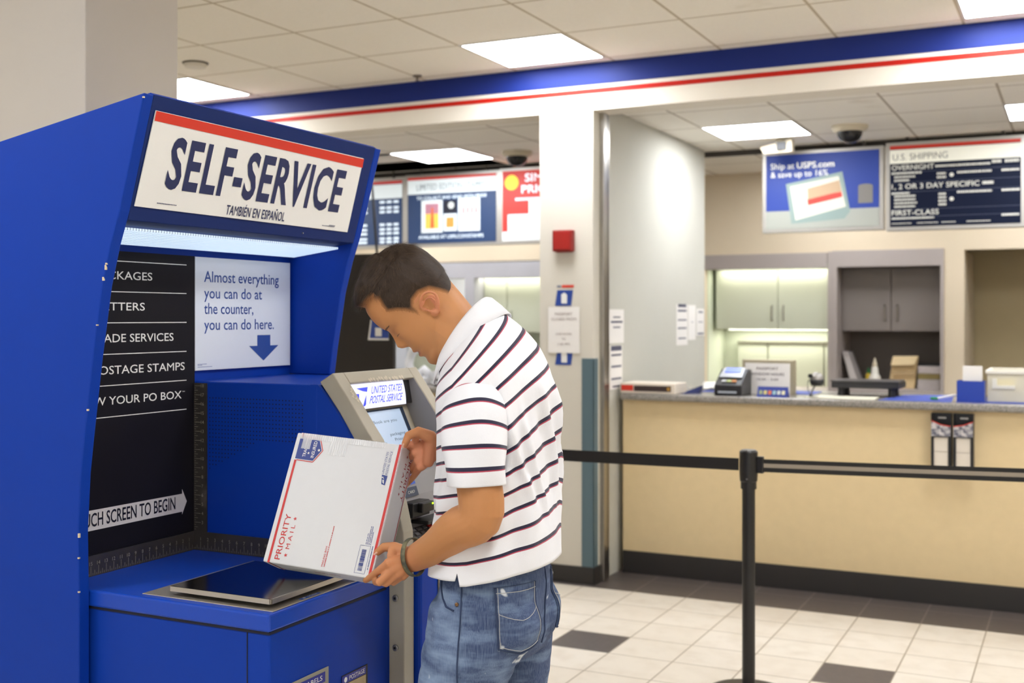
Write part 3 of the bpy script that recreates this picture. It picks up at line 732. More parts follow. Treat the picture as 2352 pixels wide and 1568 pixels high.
# head: stacked slices with a front line, a back line and a half width, then local features
ZT = [-9.9, -9.3, -8.4, -7, -5.8, -4.8, -3.8, -2.7, -1.1, .7, 3.8, 6.7, 9.4, 12.4, 14.2, 15.4, 16.1]
XF = [9.0, 9.7, 10.1, 10.3, 9.9, 10.05, 10.0, 10.15, 10.1, 10.0, 9.75, 10.35, 10.0, 8.5, 6.3, 3.6, .6]
XB = [6.4, 4.0, 2.0, -1.5, -4.0, -5.6, -6.4, -7.0, -7.7, -8.6, -9.6, -9.9, -9.8, -8.6, -6.6, -4.0, -1.2]
WD = [.9, 2.4, 3.7, 5.0, 5.7, 6.1, 6.35, 6.6, 6.85, 7.1, 7.35, 7.55, 7.6, 7.0, 5.7, 3.8, .9]
def G_(d, s): return math.exp(-(d / s) ** 2)
def face_dx(y, z):
    """forward push of the face surface at lateral y, height z (cm)"""
    a = abs(y)
    h = float(np.interp(z, [-1.7, -1.25, -.7, -.1, .7, 1.6, 2.8, 3.8, 4.8], [0, .25, 1.0, 1.55, 1.95, 1.55, .95, .55, 0]))
    s = float(np.interp(z, [-1.5, 0, .8, 2, 4], [1.1, 1.0, .9, .75, .9]))
    d = h * G_(y, s * 1.15)
    d += .62 * G_(a - 1.45, .65) * G_(z + .15, .75)                    # nostril wings
    d -= .30 * G_(a - .75, .38) * G_(z + 1.0, .35)                     # nostrils
    d -= .55 * G_(a - 3.1, 1.7) * G_(z - 3.7, 1.0)                     # eye sockets
    d += .50 * G_(a - 3.2, 1.35) * G_(z - 2.9, .75)                    # lids
    d -= .14 * G_(a - 3.2, 1.4) * G_(z - 2.15, .22)
    d += .30 * G_(a - 2.9, 2.0) * G_(z - 5.3, .7)                      # brow ridge
    d += .30 * G_(a - 4.6, 1.5) * G_(z - .5, 1.3)                      # cheek bones
    w = 2.5
    d += .62 * G_(y, w * .85) * G_(z + 2.95, .6) + .62 * G_(y, w * .75) * G_(z + 4.75, .65)   # lips
    d -= .50 * G_(y, w) * G_(z + 3.85, .24)
    d -= .16 * G_(y, .35) * G_(z + 1.9, .6)                            # philtrum
    d += .35 * G_(y, 1.9) * G_(z + 7.9, 1.1)                           # chin
    return d
def head_point(z, t):
    """t = 0 straight ahead, pi at the back"""
    xf, xb, wd = (float(csp(ZT, q, np.array([z]))[0]) for q in (XF, XB, WD))
    cx, a = (xf + xb) / 2, (xf - xb) / 2
    c, s = math.cos(t), math.sin(t); e = 2 / 2.25
    x = cx + a * math.copysign(abs(c) ** e, c); y = wd * math.copysign(abs(s) ** e, s)
    if c > 0: x += face_dx(y, z) * min(1, c * 3)
    return Vector((x, y, z))
NZ, NT_ = 120, 140
zs = [-9.9 + 26.0 * (.5 - .5 * math.cos(math.pi * (k / (NZ - 1)) ** 1.0)) * .35 + 26.0 * (k / (NZ - 1)) * .65 for k in range(NZ)]
HG = [[head_point(z, 2 * math.pi * j / NT_) for j in range(NT_)] for z in zs]
body = MB()
body.loft([[hw(p) for p in r] for r in HG])
# ears
def ear(sgn):
    def e(x, z, y): return hw((x, sgn * y, z))
    out = [(1.1, .6, 7.1), (.7, 2.0, 8.0), (-.7, 2.75, 8.8), (-2.1, 2.75, 9.4), (-3.1, 2.0, 9.8), (-3.4, .6, 9.8), (-2.6, -.7, 9.4), (-1.5, -1.6, 8.8), (-.4, -2.3, 7.9), (.4, -2.1, 7.4), (.7, -1.4, 7.1)]
    t = np.linspace(0, 1, len(out)); _, q = catmull(t, out, 34)
    body.tube([e(*p) for p in q], [.0032 + .0006 * math.sin(math.pi * k / 33) + (.0012 if k > 24 else 0) for k in range(34)], 10, True)
    inn = [(.1, 1.5, 8.1), (-.9, 1.8, 8.7), (-1.9, 1.4, 9.1), (-2.25, .4, 9.2), (-1.7, -.7, 8.9), (-.9, -1.3, 8.3)]
    _, q = catmull(np.linspace(0, 1, 6), inn, 20); body.tube([e(*p) for p in q], .0027, 8, True)
    body.tube([e(.75, .5, 7.2), e(.55, -.3, 8.0), e(.35, -.9, 7.7)], .0036, 8, True)
    body.tube([e(-.1, -1.9, 7.9), e(-.2, -1.5, 7.8)], .0058, 10, True)
    # backing sheet of the auricle
    body.loft([[e(-1.2 + 1.9 * math.cos(a) * k - .6 * math.sin(a) * k, .4 + 1.9 * math.sin(a) * k + .5 * math.cos(a) * k, y - .55 * math.cos(a) * k) for a in np.linspace(0, 2 * math.pi, 20, endpoint=False)] for k, y in ((.85, 6.0), (1.0, 6.9), (.95, 7.2))])
ear(1); ear(-1)
# neck and hidden torso core
def ell(c, d, l, a, b, n=28, e=2.0):
    c, d, l = Vector(c), Vector(d).normalized(), Vector(l).normalized(); r = []
    for k in range(n):
        t = 2 * math.pi * k / n; x, y = math.cos(t), math.sin(t)
        r.append(c + d * a * math.copysign(abs(x) ** (2 / e), x) + l * b * math.copysign(abs(y) ** (2 / e), y))
    return r
body.loft([ell((.155, .02, 1.600), (.55, .1, -.84), Y, .056, .052), ell((.128, .016, 1.555), (.62, .1, -.78), Y, .064, .058), ell((.100, .010, 1.515), (.68, .05, -.73), Y, .067, .060),
           ell((.072, .004, 1.468), (.75, 0, -.66), Y, .068, .064), ell((.05, 0, 1.42), (.85, 0, -.5), Y, .075, .085), ell((.03, 0, 1.36), (.93, 0, -.36), Y, .082, .125)])
body.loft([ell((.035, 0, 1.40), (.9, 0, -.4), Y, .06, .09), ell((.025, 0, 1.36), (.9, 0, -.36), Y, .085, .15), ell((.01, 0, 1.28), (.97, 0, -.2), Y, .095, .155), ell((.005, 0, 1.15), X, Y, .095, .145), ell((.003, 0, 1.0), X, Y, .10, .145), ell((.003, 0, .93), X, Y, .095, .14)])
# arms
def limb(pts, rs, n=20):
    t = np.linspace(0, 1, len(pts)); _, p = catmull(t, pts, 26); _, r = catmull(t, [[q] for q in rs], 26)
    body.tube([tuple(v) for v in p], [float(v[0]) for v in r], n, True)
L = {'wrist': (.1621, .1175, .995), 'imcp': (.2005, .1634, .9934), 'ipip': (.2304, .1584, .9704), 'idip': (.2536, .1476, .9544), 'itip': (.2704, .141, .9437), 'mmcp': (.1912, .16, .9786), 'mpip': (.2218, .1712, .9481), 'mdip': (.2396, .1511, .9443), 'mtip': (.2449, .1317, .9457), 'rmcp': (.1832, .1518, .9677), 'rpip': (.2114, .1568, .9438), 'rdip': (.231, .1373, .941), 'rtip': (.2371, .1182, .9435), 'pmcp': (.1772, .1369, .961), 'ppip': (.2022, .1374, .9423), 'pdip': (.2185, .1221, .9417), 'ptip': (.2251, .1085, .9443), 'tcmc': (.185, .1227, 1.0124), 'tmcp': (.2069, .1232, 1.021), 'tip': (.2343, .1193, 1.0184), 'ttip': (.2503, .1209, 1.0055), 'elbow': (-.040, .205, 1.122)}
R = {'wrist': (.1582, -.0382, 1.2363), 'imcp': (.2194, -.0106, 1.2431), 'ipip': (.2656, -.047, 1.2269), 'itip': (.3002, -.045, 1.2204), 'mmcp': (.2144, -.0124, 1.2221), 'mpip': (.2606, -.0488, 1.2002), 'mtip': (.2982, -.0458, 1.1936), 'rmcp': (.2082, -.0115, 1.2036), 'rpip': (.2484, -.0479, 1.172), 'rtip': (.2879, -.0442, 1.1599), 'pmcp': (.2007, -.01, 1.1894), 'ppip': (.2299, -.0334, 1.1619), 'ptip': (.2656, -.047, 1.1285), 'tcmc': (.1737, -.006, 1.2631), 'tmcp': (.1948, .0177, 1.2771), 'tip': (.2099, .0392, 1.2693), 'ttip': (.2198, .0374, 1.2481)}
limb([(.0, .125, 1.35), (-.016, .170, 1.305), (-.030, .200, 1.22), L['elbow'], (.02, .19, 1.085), (.09, .155, 1.035), L['wrist']], [.034, .043, .049, .050, .047, .038, .030])
limb([(.01, -.125, 1.35), (.014, -.175, 1.30), (.03, -.235, 1.20), (.06, -.25, 1.13), (.10, -.19, 1.16), (.135, -.10, 1.205), R['wrist']], [.034, .043, .046, .046, .042, .035, .029])
def hand(D, order, sgn):
    wr = Vector(D['wrist'])
    for k in order:
        body.tube([wr.lerp(Vector(D[k + 'mcp']), .05), wr.lerp(Vector(D[k + 'mcp']), .55), D[k + 'mcp']], [.0165, .0150, .0118], 14, True)
    for a, b in zip(order, order[1:]):
        pa, pb = Vector(D[a + 'mcp']), Vector(D[b + 'mcp'])
        body.tube([wr.lerp((pa + pb) / 2, .2), wr.lerp((pa + pb) / 2, .9)], [.015, .0115], 12, True)
    for k in order:
        ch = [k + j for j in ('mcp', 'pip', 'dip', 'tip') if k + j in D]
        rr = {'i': .0092, 'm': .0094, 'r': .0089, 'p': .0079}[k]
        rs = [rr * q for q in ((1.12, 1.02, .92, .80) if len(ch) == 4 else (1.12, 1.0, .84))]
        body.tube([D[c] for c in ch], rs, 12, True)
    body.tube([wr, D['tcmc'], D['tmcp'], D['tip'], D['ttip']], [.014, .0165, .0128, .0108, .0088], 14, True)
    body.tube([D['tmcp'], Vector(D['tmcp']).lerp(Vector(D['imcp']), .6)], [.012, .010], 12, True)
hand(L, 'imrp', 1)
hand(R, 'imrp', -1)
body.tube([Vector(R['wrist']).lerp(Vector(R['tmcp']), .45), Vector(R['wrist']).lerp(Vector(R['pmcp']), .6) + Vector((-.004, .012, -.004))], [.017, .015], 14, True)
raw = body.build('body_raw', [])
rm = raw.modifiers.new('r', 'REMESH'); rm.mode = 'VOXEL'; rm.voxel_size = .0024; rm.use_smooth_shade = True
sm_ = raw.modifiers.new('s', 'SMOOTH'); sm_.factor = .5; sm_.iterations = 6
bpy.context.view_layer.update()
dg = bpy.context.evaluated_depsgraph_get()
me = bpy.data.meshes.new_from_object(raw.evaluated_get(dg))
bpy.data.objects.remove(raw)
me.name = 'body'
body_o = bpy.data.objects.new('body', me); COL.objects.link(body_o); body_o.parent = person
co = np.empty(len(me.vertices) * 3); me.vertices.foreach_get('co', co); co = co.reshape(-1, 3)
hl = ((co - np.array(HC)) @ np.array(HR)) * 100      # head-frame centimetres of each vertex
lip = np.exp(-((hl[:, 2] + 3.85) / .95) ** 4) * np.exp(-(hl[:, 1] / 2.5) ** 6) * (hl[:, 0] > 9.2)
ear_m = np.exp(-((hl[:, 0] + 1.2) / 3.0) ** 4) * np.exp(-((hl[:, 2] - .3) / 3.4) ** 4) * (np.abs(hl[:, 1]) > 7.3)
hand_m = np.zeros(len(co))
for D in (L, R):
    c = (np.array(D['wrist']) + np.array(D['mmcp'])) / 2 + (np.array(D['mmcp']) - np.array(D['wrist'])) * .35
    hand_m = np.maximum(hand_m, np.clip(1.6 - np.linalg.norm(co - c, axis=1) / .06, 0, 1) * (.5 if D is L else 1))
beard = np.exp(-((hl[:, 2] + 6.0) / 3.4) ** 4) * (hl[:, 0] > 3.5)
for nme, v in (('lip', lip), ('ruddy', np.maximum(ear_m, hand_m)), ('beard', beard)):
    a = me.attributes.new(nme, 'FLOAT', 'POINT'); a.data.foreach_set('value', v.astype(np.float32))
skin = M('skin', None, .52, sss=.12); t = NT(skin); b = bsdf(skin); o = t.obj()
c = t.mix(t.noise(14, 3, o), c4(SKIN, .94), c4(SKIN, 1.05))
c = t.mix(t.math('MULTIPLY', t.attr('ruddy'), .55), c, c4((206, 128, 104)))
c = t.mix(t.math('MULTIPLY', t.attr('beard'), .18), c, c4((140, 108, 84)))
c = t.mix(t.math('MULTIPLY', t.attr('lip'), .6), c, c4((158, 92, 76)))
t.l.new(c, b.inputs['Base Color']); b.inputs['Specular IOR Level'].default_value = .35
t.bump(t.noise(420, 2, o), .08, .002)
me.materials.append(skin)

# ------------------------------------------------------------------ hair
poly = [(9.3, 14.6), (8.7, 12.4), (6.4, 12.3), (4.6, 11.9), (5.0, 10.6), (5.9, 9.0), (6.3, 7.4), (5.6, 6.6), (4.6, 5.5), (3.6, 3.9), (2.9, 1.8), (2.5, .3), (1.95, 1.7), (1.5, 3.1), (.4, 3.9), (-1.5, 3.8), (-3.5, 2.5), (-4.5, .3), (-5.2, -2.0), (-6.2, -3.6), (-8.0, -3.6), (-13, -2.6), (-16, 8), (-10, 20), (4, 22), (12, 19)]
def in_poly(x, z):
    r = False; n = len(poly)
    for i in range(n):
        (x1, z1), (x2, z2) = poly[i], poly[(i + 1) % n]
        if (z1 > z) != (z2 > z) and x < (x2 - x1) * (z - z1) / (z2 - z1) + x1: r = not r
    return r
def edge_d(x, z):
    m = 99
    for i in range(21):
        (x1, z1), (x2, z2) = poly[i], poly[i + 1]
        dx, dz = x2 - x1, z2 - z1; u = max(0, min(1, ((x - x1) * dx + (z - z1) * dz) / (dx * dx + dz * dz)))
        m = min(m, math.hypot(x - x1 - u * dx, z - z1 - u * dz))
    return m
def hn_(i, j):
    a = HG[i][(j + 1) % NT_] - HG[i][j - 1]; bb = HG[min(i + 1, NZ - 1)][j] - HG[max(i - 1, 0)][j]
    n = a.cross(bb)
    if n.length < 1e-6: return Vector((0, 0, 1))
    n.normalize()
    return n if n.dot(HG[i][j] - Vector((0, 0, 4))) > 0 else -n
hair = MB(); idx = {}; dens = []; samples = []
for i in range(NZ):
    for j in range(NT_):
        p = HG[i][j]
        inside = in_poly(p.x, p.z); d = edge_d(p.x, p.z) * (1 if inside else -1)
        if d < -.35: continue
        n = hn_(i, j)
        th = float(np.interp(p.z, [-4, 0, 3, 6, 9, 12, 14, 16.5], [.12, .35, .6, .85, 1.05, 1.35, 1.9, 2.3]))
        if p.x < -3: th *= .72
        if p.z < 2 and p.x < -4: th *= .5
        sharp = .7 if p.z > 11 and p.x > 3 else 2.2
        f = max(0, min(1, d / sharp))
        wv = .12 * noise.noise(p * .5) + .07 * noise.noise(p * 1.3)
        q = p + n * (th * f ** .75 * (1 + wv) + (.02 if d > 0 else -.06))
        if p.z > 12 and p.x > 2: q += Vector((.9, 0, -.15)) * f * min(1, (p.z - 12) / 2)
        idx[(i, j)] = len(hair.v); hair.v.append(tuple(hw(q))); dens.append(max(0, min(1, (d + .0) / (.9 if sharp < 1 else 1.5))))
        if d > .05: samples.append((q, n, th, f, d, sharp))
for i in range(NZ - 1):
    for j in range(NT_):
        k = (j + 1) % NT_
        qd = [(i, j), (i, k), (i + 1, k), (i + 1, j)]
        if all(x in idx for x in qd): hair.f.append(tuple(idx[x] for x in qd)); hair.m.append(0)
top = [idx[(NZ - 1, j)] for j in range(NT_) if (NZ - 1, j) in idx]
if len(top) == NT_: hair.f.append(tuple(top)); hair.m.append(0)
# fine strands lying over the shell
def flow(q):
    wh = Vector((-6.5, 1.0, 15.5)); d = q - wh
    if q.z > 12.5: v = Vector((d.x * 1.0 + 1.5, d.y * .5, -.15))
    else: v = Vector((1.4 if q.x > -5 else -.5, (.1 if q.y > 0 else -.1), -1.6 - (0 if q.x > -5 else .4)))
    return v.normalized()
r_ = random.Random(11); tone = [.25] * len(hair.v)
for _ in range(17000):
    q, n, th, f, d, sharp = r_.choice(samples)
    q = q + Vector((r_.uniform(-.25, .25), r_.uniform(-.25, .25), r_.uniform(-.25, .25)))
    topz = q.z > 11
    fl = flow(q); clump = noise.noise_vector(q * .55) * .55
    fl = (fl + clump); fl = (fl - n * fl.dot(n)).normalized()
    fl = (fl + Vector((r_.gauss(0, .2), r_.gauss(0, .2), r_.gauss(0, .15)))).normalized()
    ln = (r_.uniform(1.0, 2.5) if topz else r_.uniform(.4, 1.1)) * (.5 + .5 * f)
    side = fl.cross(n).normalized() * (.026 if topz else .017)
    lift = (.2 + abs(r_.gauss(0, .1))) if topz else (.05 + abs(r_.gauss(0, .04)))
    base = q - n * .1
    pts = [base, base + fl * ln * .35 + n * (lift * .9), base + fl * ln * .7 + n * (lift * 1.25), base + fl * ln + n * (lift * (1.1 if topz else .9))]
    vs = []
    for k, pnt in enumerate(pts):
        s_ = side * (1 - k / 3.3); vs += [hw(pnt - s_), hw(pnt + s_)]
    hair.add(vs, [(0, 1, 3, 2), (2, 3, 5, 4), (4, 5, 7, 6)])
    tn = max(0, min(1, .38 + .5 * noise.noise(q * .9) + r_.gauss(0, .22)))
    dens += [max(.42, min(1, d / (.6 if sharp < 1 else 1.7)))] * 8; tone += [tn] * 8
# loose tuft over the forehead
for _ in range(700):
    y = r_.uniform(-3.6, 3.6); p = Vector((r_.uniform(6.8, 9.2), y, r_.uniform(13.2, 15.6)))
    fl = Vector((.8, r_.gauss(0, .3), -.45 + r_.gauss(0, .35))).normalized(); ln = r_.uniform(.7, 2.0); sd = Vector((0, .024, 0)); vs = []
    for k in range(4):
        pnt = p + fl * ln * k / 3 + Vector((0, 0, .14 * math.sin(k))); vs += [hw(pnt - sd * (1 - k / 3.4)), hw(pnt + sd * (1 - k / 3.4))]
    hair.add(vs, [(0, 1, 3, 2), (2, 3, 5, 4), (4, 5, 7, 6)]); dens += [1] * 8; tone += [r_.uniform(.05, .6)] * 8
hair.at['tone'] = tone
hair.at['cover'] = dens
hm = M('hair', None, .55); t = NT(hm); b = bsdf(hm); o = t.obj()
base = t.mix(t.attr('tone'), c4((20, 15, 12)), c4((98, 76, 58)))
t.l.new(t.mix(t.ramp(t.attr('cover'), .02, .7), c4((186, 129, 82)), base), b.inputs['Base Color'])
b.inputs['Specular IOR Level'].default_value = .25
hair.build('hair', hm, person, smooth=True, label='short dark brown hair', fix=False)
# brows and lash lines
bh = MB()
def fpoint(y, z):
    lo, hi = 0.0, math.pi / 2
    for _ in range(18):
        m_ = (lo + hi) / 2
        if abs(head_point(z, m_).y) < abs(y): lo = m_
        else: hi = m_
    p = head_point(z, (lo + hi) / 2); return Vector((p.x, math.copysign(p.y, y), p.z))
for sg_ in (1, -1):
    for _ in range(150):
        y = r_.uniform(.9, 4.2); z = 5.0 + .28 * math.sin((y - .9) / 3.3 * 2.4) + r_.uniform(-.28, .28) * (1 - (y - .9) / 6)
        p = fpoint(sg_ * y, z); p2 = fpoint(sg_ * (y + .55), z + .12)
        out = Vector((.05, 0, 0)); vs = [hw(p + out - Z * .03), hw(p + out + Z * .03), hw(p2 + out * 1.6)]
        bh.add(vs, [(0, 1, 2)])
    path = [fpoint(sg_ * y, 2.28 + .12 * math.sin((y - 1.5) / 2.4 * 3.1) - .1) + Vector((.03, 0, 0)) for y in np.linspace(1.5, 3.9, 14)]
    bh.tube([hw(p) for p in path], [.0004 + .0005 * math.sin(math.pi * k / 13) for k in range(14)], 6)
bh.build('eyebrows_and_lashes', M('brow_hair', (92, 66, 46), .6), person, fix=False)
# nails of the two thumbs
def nail(tip, prev, out, nm):
    tp_, pv = Vector(tip), Vector(prev); a = (tp_ - pv).normalized(); o_ = Vector(out); o_ = (o_ - a * o_.dot(a)).normalized(); s_ = a.cross(o_)
    rows = []
    for k in range(5):
        u = -.004 + k * .003
        rows.append([tp_ + a * u + s_ * v * .0056 + o_ * (.0099 - (v * .0048) ** 2 / .009 * 4.2 - max(0, u) * .25) for v in np.linspace(-1, 1, 7)])
    MB().loft(rows, closed=False).build(nm, M('nail', (222, 172, 150), .3), body_o, smooth=True)
cam_dir = Vector((-.3, .94, .1))
nail(R['ttip'], R['tip'], (-.1, .9, .35), 'thumb_nail')
nail(L['ttip'], L['tip'], (-.25, .95, .1), 'thumb_nail')
# wristband
wb = MB(); wc = Vector(L['wrist']) + Vector((-.004, .002, .003)); ax = (Vector(L['wrist']) - Vector((.09, .155, 1.035))).normalized()
ax = (ax + Vector((.1, .22, .25))).normalized()
u_ = ax.cross(Z).normalized(); v_ = ax.cross(u_); rings = []
for k in range(48):
    a = 2 * math.pi * k / 48; rad = u_ * math.cos(a) * .040 + v_ * math.sin(a) * .0425; rr = rad.normalized()
    cc = wc + rad - v_ * .003
    rings.append([cc + ax * x + rr * y for x, y in ((-.006, -.0012), (-.004, -.002), (.004, -.002), (.006, -.0012), (.0065, 0), (.005, .0018), (-.005, .0018), (-.0065, 0))])
rings.append(rings[0])
wm = M('wristband_camo', None, .6); t = NT(wm); n_ = t.noise(45, 2, t.obj())
t.l.new(t.mix(t.ramp(n_, .42, .62), c4((58, 62, 54)), c4((112, 108, 80))), bsdf(wm).inputs['Base Color'])
wb.loft(rings, cap=False).build('wristband', wm, person, smooth=True, label='dark olive rubber wristband')
# ------------------------------------------------------------------ clothes
cloth = M('polo_cloth', None, .85); t = NT(cloth); b = bsdf(cloth); o = t.obj()
fr_ = t.math('FRACT', t.math('DIVIDE', t.attr('stripe'), .0415))
navy_ = t.math('MULTIPLY', t.math('GREATER_THAN', fr_, .12), t.math('LESS_THAN', fr_, .28))
redm = t.math('MULTIPLY', t.math('GREATER_THAN', fr_, .065), t.math('LESS_THAN', fr_, .1201))
on = t.math('GREATER_THAN', t.attr('striped'), .5)
c = t.mix(t.noise(8, 2, o), c4((226, 226, 229)), c4((234, 234, 237)))
c = t.mix(t.math('MULTIPLY', navy_, on), c, c4((34, 31, 58)))
c = t.mix(t.math('MULTIPLY', redm, on), c, c4((176, 62, 84)))
t.l.new(c, b.inputs['Base Color']); t.bump(t.math('ADD', t.math('MULTIPLY', t.noise(900, 1, o), .12), t.math('MULTIPLY', t.noise(13, 3, o), 1.0)), .35, .012)
b.inputs['Sheen Weight'].default_value = .15
# torso: (back s,z), (front s,z), half width
TB = [(-.146, .968), (-.141, 1.06), (-.134, 1.15), (-.128, 1.24), (-.124, 1.32), (-.116, 1.39), (-.101, 1.445), (-.078, 1.495), (-.047, 1.533), (-.012, 1.561), (.012, 1.577)]
TF = [(.148, .945), (.143, 1.02), (.133, 1.10), (.126, 1.175), (.122, 1.235), (.121, 1.285), (.123, 1.325), (.127, 1.358), (.132, 1.384), (.137, 1.405), (.140, 1.42)]
TW = [.190, .184, .180, .180, .186, .192, .192, .176, .138, .096, .074]
TE = [2.3, 2.3, 2.3, 2.3, 2.3, 2.3, 2.25, 2.2, 2.1, 2.0, 2.0]
arc = [0]
for i in range(1, 11):
    a = Vector(((TB[i][0] + TF[i][0]) / 2, (TB[i][1] + TF[i][1]) / 2)); p_ = Vector(((TB[i-1][0] + TF[i-1][0]) / 2, (TB[i-1][1] + TF[i-1][1]) / 2)); arc.append(arc[-1] + (a - p_).length)
NR, NA = 110, 180
qs, rows = catmull(arc, [[*TB[i], *TF[i], TW[i], TE[i]] for i in range(11)], NR)
sh = MB(); stripe = []; rings = []
for i, (s_, r) in enumerate(zip(qs, rows)):
    bk, fr2, wd, ex = Vector((r[0], r[1])), Vector((r[2], r[3])), r[4], r[5]
    c0_ = (bk + fr2) / 2; d_ = (fr2 - bk) / 2; ring = []; h = s_ / arc[-1]
    for j in range(NA):
        a = 2 * math.pi * j / NA; x, y = math.cos(a), math.sin(a)
        px = math.copysign(abs(x) ** (2 / ex), x); py = math.copysign(abs(y) ** (2 / ex), y)
        p = Vector((c0_.x + d_.x * px, wd * py, c0_.y + d_.y * px))
        out = Vector((d_.x * x, wd * y, d_.y * x)).normalized()
        fade = min(1, max(0, (.9 - h) / .3)) * min(1, .45 + h * 2)
        back = max(0, -x + .35)
        fold = .0075 * back * math.sin(7 * a + 5.5 * h + 1.5 * math.sin(3 * a)) + .004 * math.sin(11 * a - 9 * h) * min(1, abs(y) + .2)
        fold += .006 * noise.noise(p * 9) + .0035 * noise.noise(p * 21 + Vector((3, 1, 7)))
        # gathered folds at the waist of the leaning side
        fold += .005 * math.sin(s_ * 62 + 3.2 * a + 2 * noise.noise(p * 6)) * max(0, y) ** 2 * math.exp(-((h - .28) / .2) ** 2)
        for a0_, h0_, h1_, amp in ((118, .30, .80, .010), (139, .22, .78, .013), (158, .10, .70, .010), (182, .15, .72, .012), (208, .2, .75, .010), (100, .05, .45, .008)):
            mid = a0_ + 9 * math.sin(h * 6 + a0_) - 22 * (h - .5)
            env = max(0, min(1, (h - h0_) / .15)) * max(0, min(1, (h1_ - h) / .15))
            fold += amp * env * (math.exp(-((math.degrees(a) - mid) / 4.2) ** 2) - .5 * math.exp(-((math.degrees(a) - mid + 8) / 5) ** 2))
        p += out * fold * fade
        if i < 6:
            aa = a % (2 * math.pi)
            longer = .012 if math.radians(84) < aa < math.radians(276) else 0
            p.z -= longer * (1 - i / 6)
            if abs(aa - math.radians(84)) < .03: p.z += .018 * (1 - i / 6)
        rise = max(0, -x) ** .9; dg_ = math.degrees(a)
        diag = max(0, (dg_ - 82) / 110) if dg_ < 208 else max(0, 1.145 * (1 - (dg_ - 208) / 68))
        p.z += .016 * max(0, 1 - h / .4) + .022 * rise * max(0, 1 - h / .55)
        ring.append(p); stripe.append(s_ + .010 - diag * (.088 * min(1, h / .6)) + .004 * noise.noise(p * 7) * fade)
    rings.append(ring)
sh.loft(rings, cap=False)
sh.at['stripe'] = stripe; sh.at['striped'] = [1.0 if (i // NA) > 4 and (i // NA) < NR * .965 else 0.0 for i in range(NR * NA)]
polo = sh.build('polo_shirt', cloth, person, smooth=True, label='white polo shirt with thin navy and red stripes')
so = polo.modifiers.new('thickness', 'SOLIDIFY'); so.thickness = .0025; so.offset = -1
# sleeves
def sleeve(path, radii, lat, nm, sgn):
    t_ = np.linspace(0, 1, len(path)); _, P = catmull(t_, path, 60); _, RR = catmull(t_, [[a, b_] for a, b_ in radii], 60)
    m_ = MB(); st_ = []; acc = 0; rings_ = []; P = [Vector(p) for p in P]; tot = sum((P[k + 1] - P[k]).length for k in range(59))
    for k in range(60):
        if k: acc += (P[k] - P[k - 1]).length
        tn = (P[min(k + 1, 59)] - P[max(k - 1, 0)]).normalized()
        u = (X - tn * tn.x).normalized(); v = tn.cross(u).normalized(); ring = []; h = acc / tot
        for j in range(72):
            a = 2 * math.pi * j / 72; d_ = u * math.cos(a) * RR[k][0] + v * math.sin(a) * RR[k][1]
            f = .004 * math.sin(4 * a + 7 * h) * h + .004 * noise.noise((P[k] + d_) * 16)
            ring.append(P[k] + d_ + d_.normalized() * f); st_.append(tot - acc + .0125 + .002 * noise.noise(ring[-1] * 9))
        rings_.append(ring)
    inner = [[P[k] + (q - P[k]) * .95 for q in rings_[k]] for k in (59, 54)]
    m_.loft(rings_ + inner, cap=False); m_.at['stripe'] = st_ + [0] * 144
    m_.at['striped'] = [1.0 if (i // 72) < 56 else 0.0 for i in range(62 * 72)]
    s = m_.build(nm, cloth, person, smooth=True); return s, rings_
slv, sr = sleeve([(.010, .085, 1.402), (.002, .130, 1.390), (-.010, .166, 1.352), (-.021, .192, 1.292), (-.027, .203, 1.235), (-.030, .205, 1.187)], [(.045, .028), (.060, .042), (.071, .056), (.073, .062), (.069, .064), (.065, .062)], 1, 'sleeve', 1)
slr, _ = sleeve([(.02, -.085, 1.402), (.014, -.130, 1.390), (.012, -.172, 1.352), (.02, -.21, 1.29), (.035, -.228, 1.235), (.045, -.236, 1.19)], [(.050, .030), (.066, .050), (.068, .060), (.066, .060), (.064, .060), (.062, .058)], 1, 'sleeve', -1)
# collar: inner stand, fold, outer flap
cl_ = MB(); NC = 72
def cring(bk, fr2, wd, open_, wob=0):
    bk, fr2 = Vector(bk), Vector(fr2); c0_ = (bk + fr2) / 2; d_ = (fr2 - bk) / 2; r = []
    for k in range(NC):
        a = open_ + (2 * math.pi - 2 * open_) * k / (NC - 1)
        r.append(Vector((c0_.x + d_.x * math.cos(a), wd * math.sin(a) + .004 * math.cos(a), c0_.y + d_.y * math.cos(a) + wob * noise.noise(Vector((a * 2, 1, 0))))))
    return r
cl_.loft([cring((.020, 1.560), (.134, 1.402), .070, .25), cring((.030, 1.590), (.136, 1.428), .068, .22), cring((.026, 1.5965), (.139, 1.434), .071, .2), cring((.018, 1.595), (.142, 1.431), .076, .2),
          cring((-.004, 1.578), (.147, 1.410), .089, .2, .002), cring((-.026, 1.558), (.150, 1.388), .103, .22, .003)], cap=False, closed=False)
cl_.at['stripe'] = [0.0] * len(cl_.v); cl_.at['striped'] = [0.0] * len(cl_.v)
co_ = cl_.build('collar', cloth, person, smooth=True, label='plain white folded collar')
so = co_.modifiers.new('thickness', 'SOLIDIFY'); so.thickness = .003; so.offset = 0

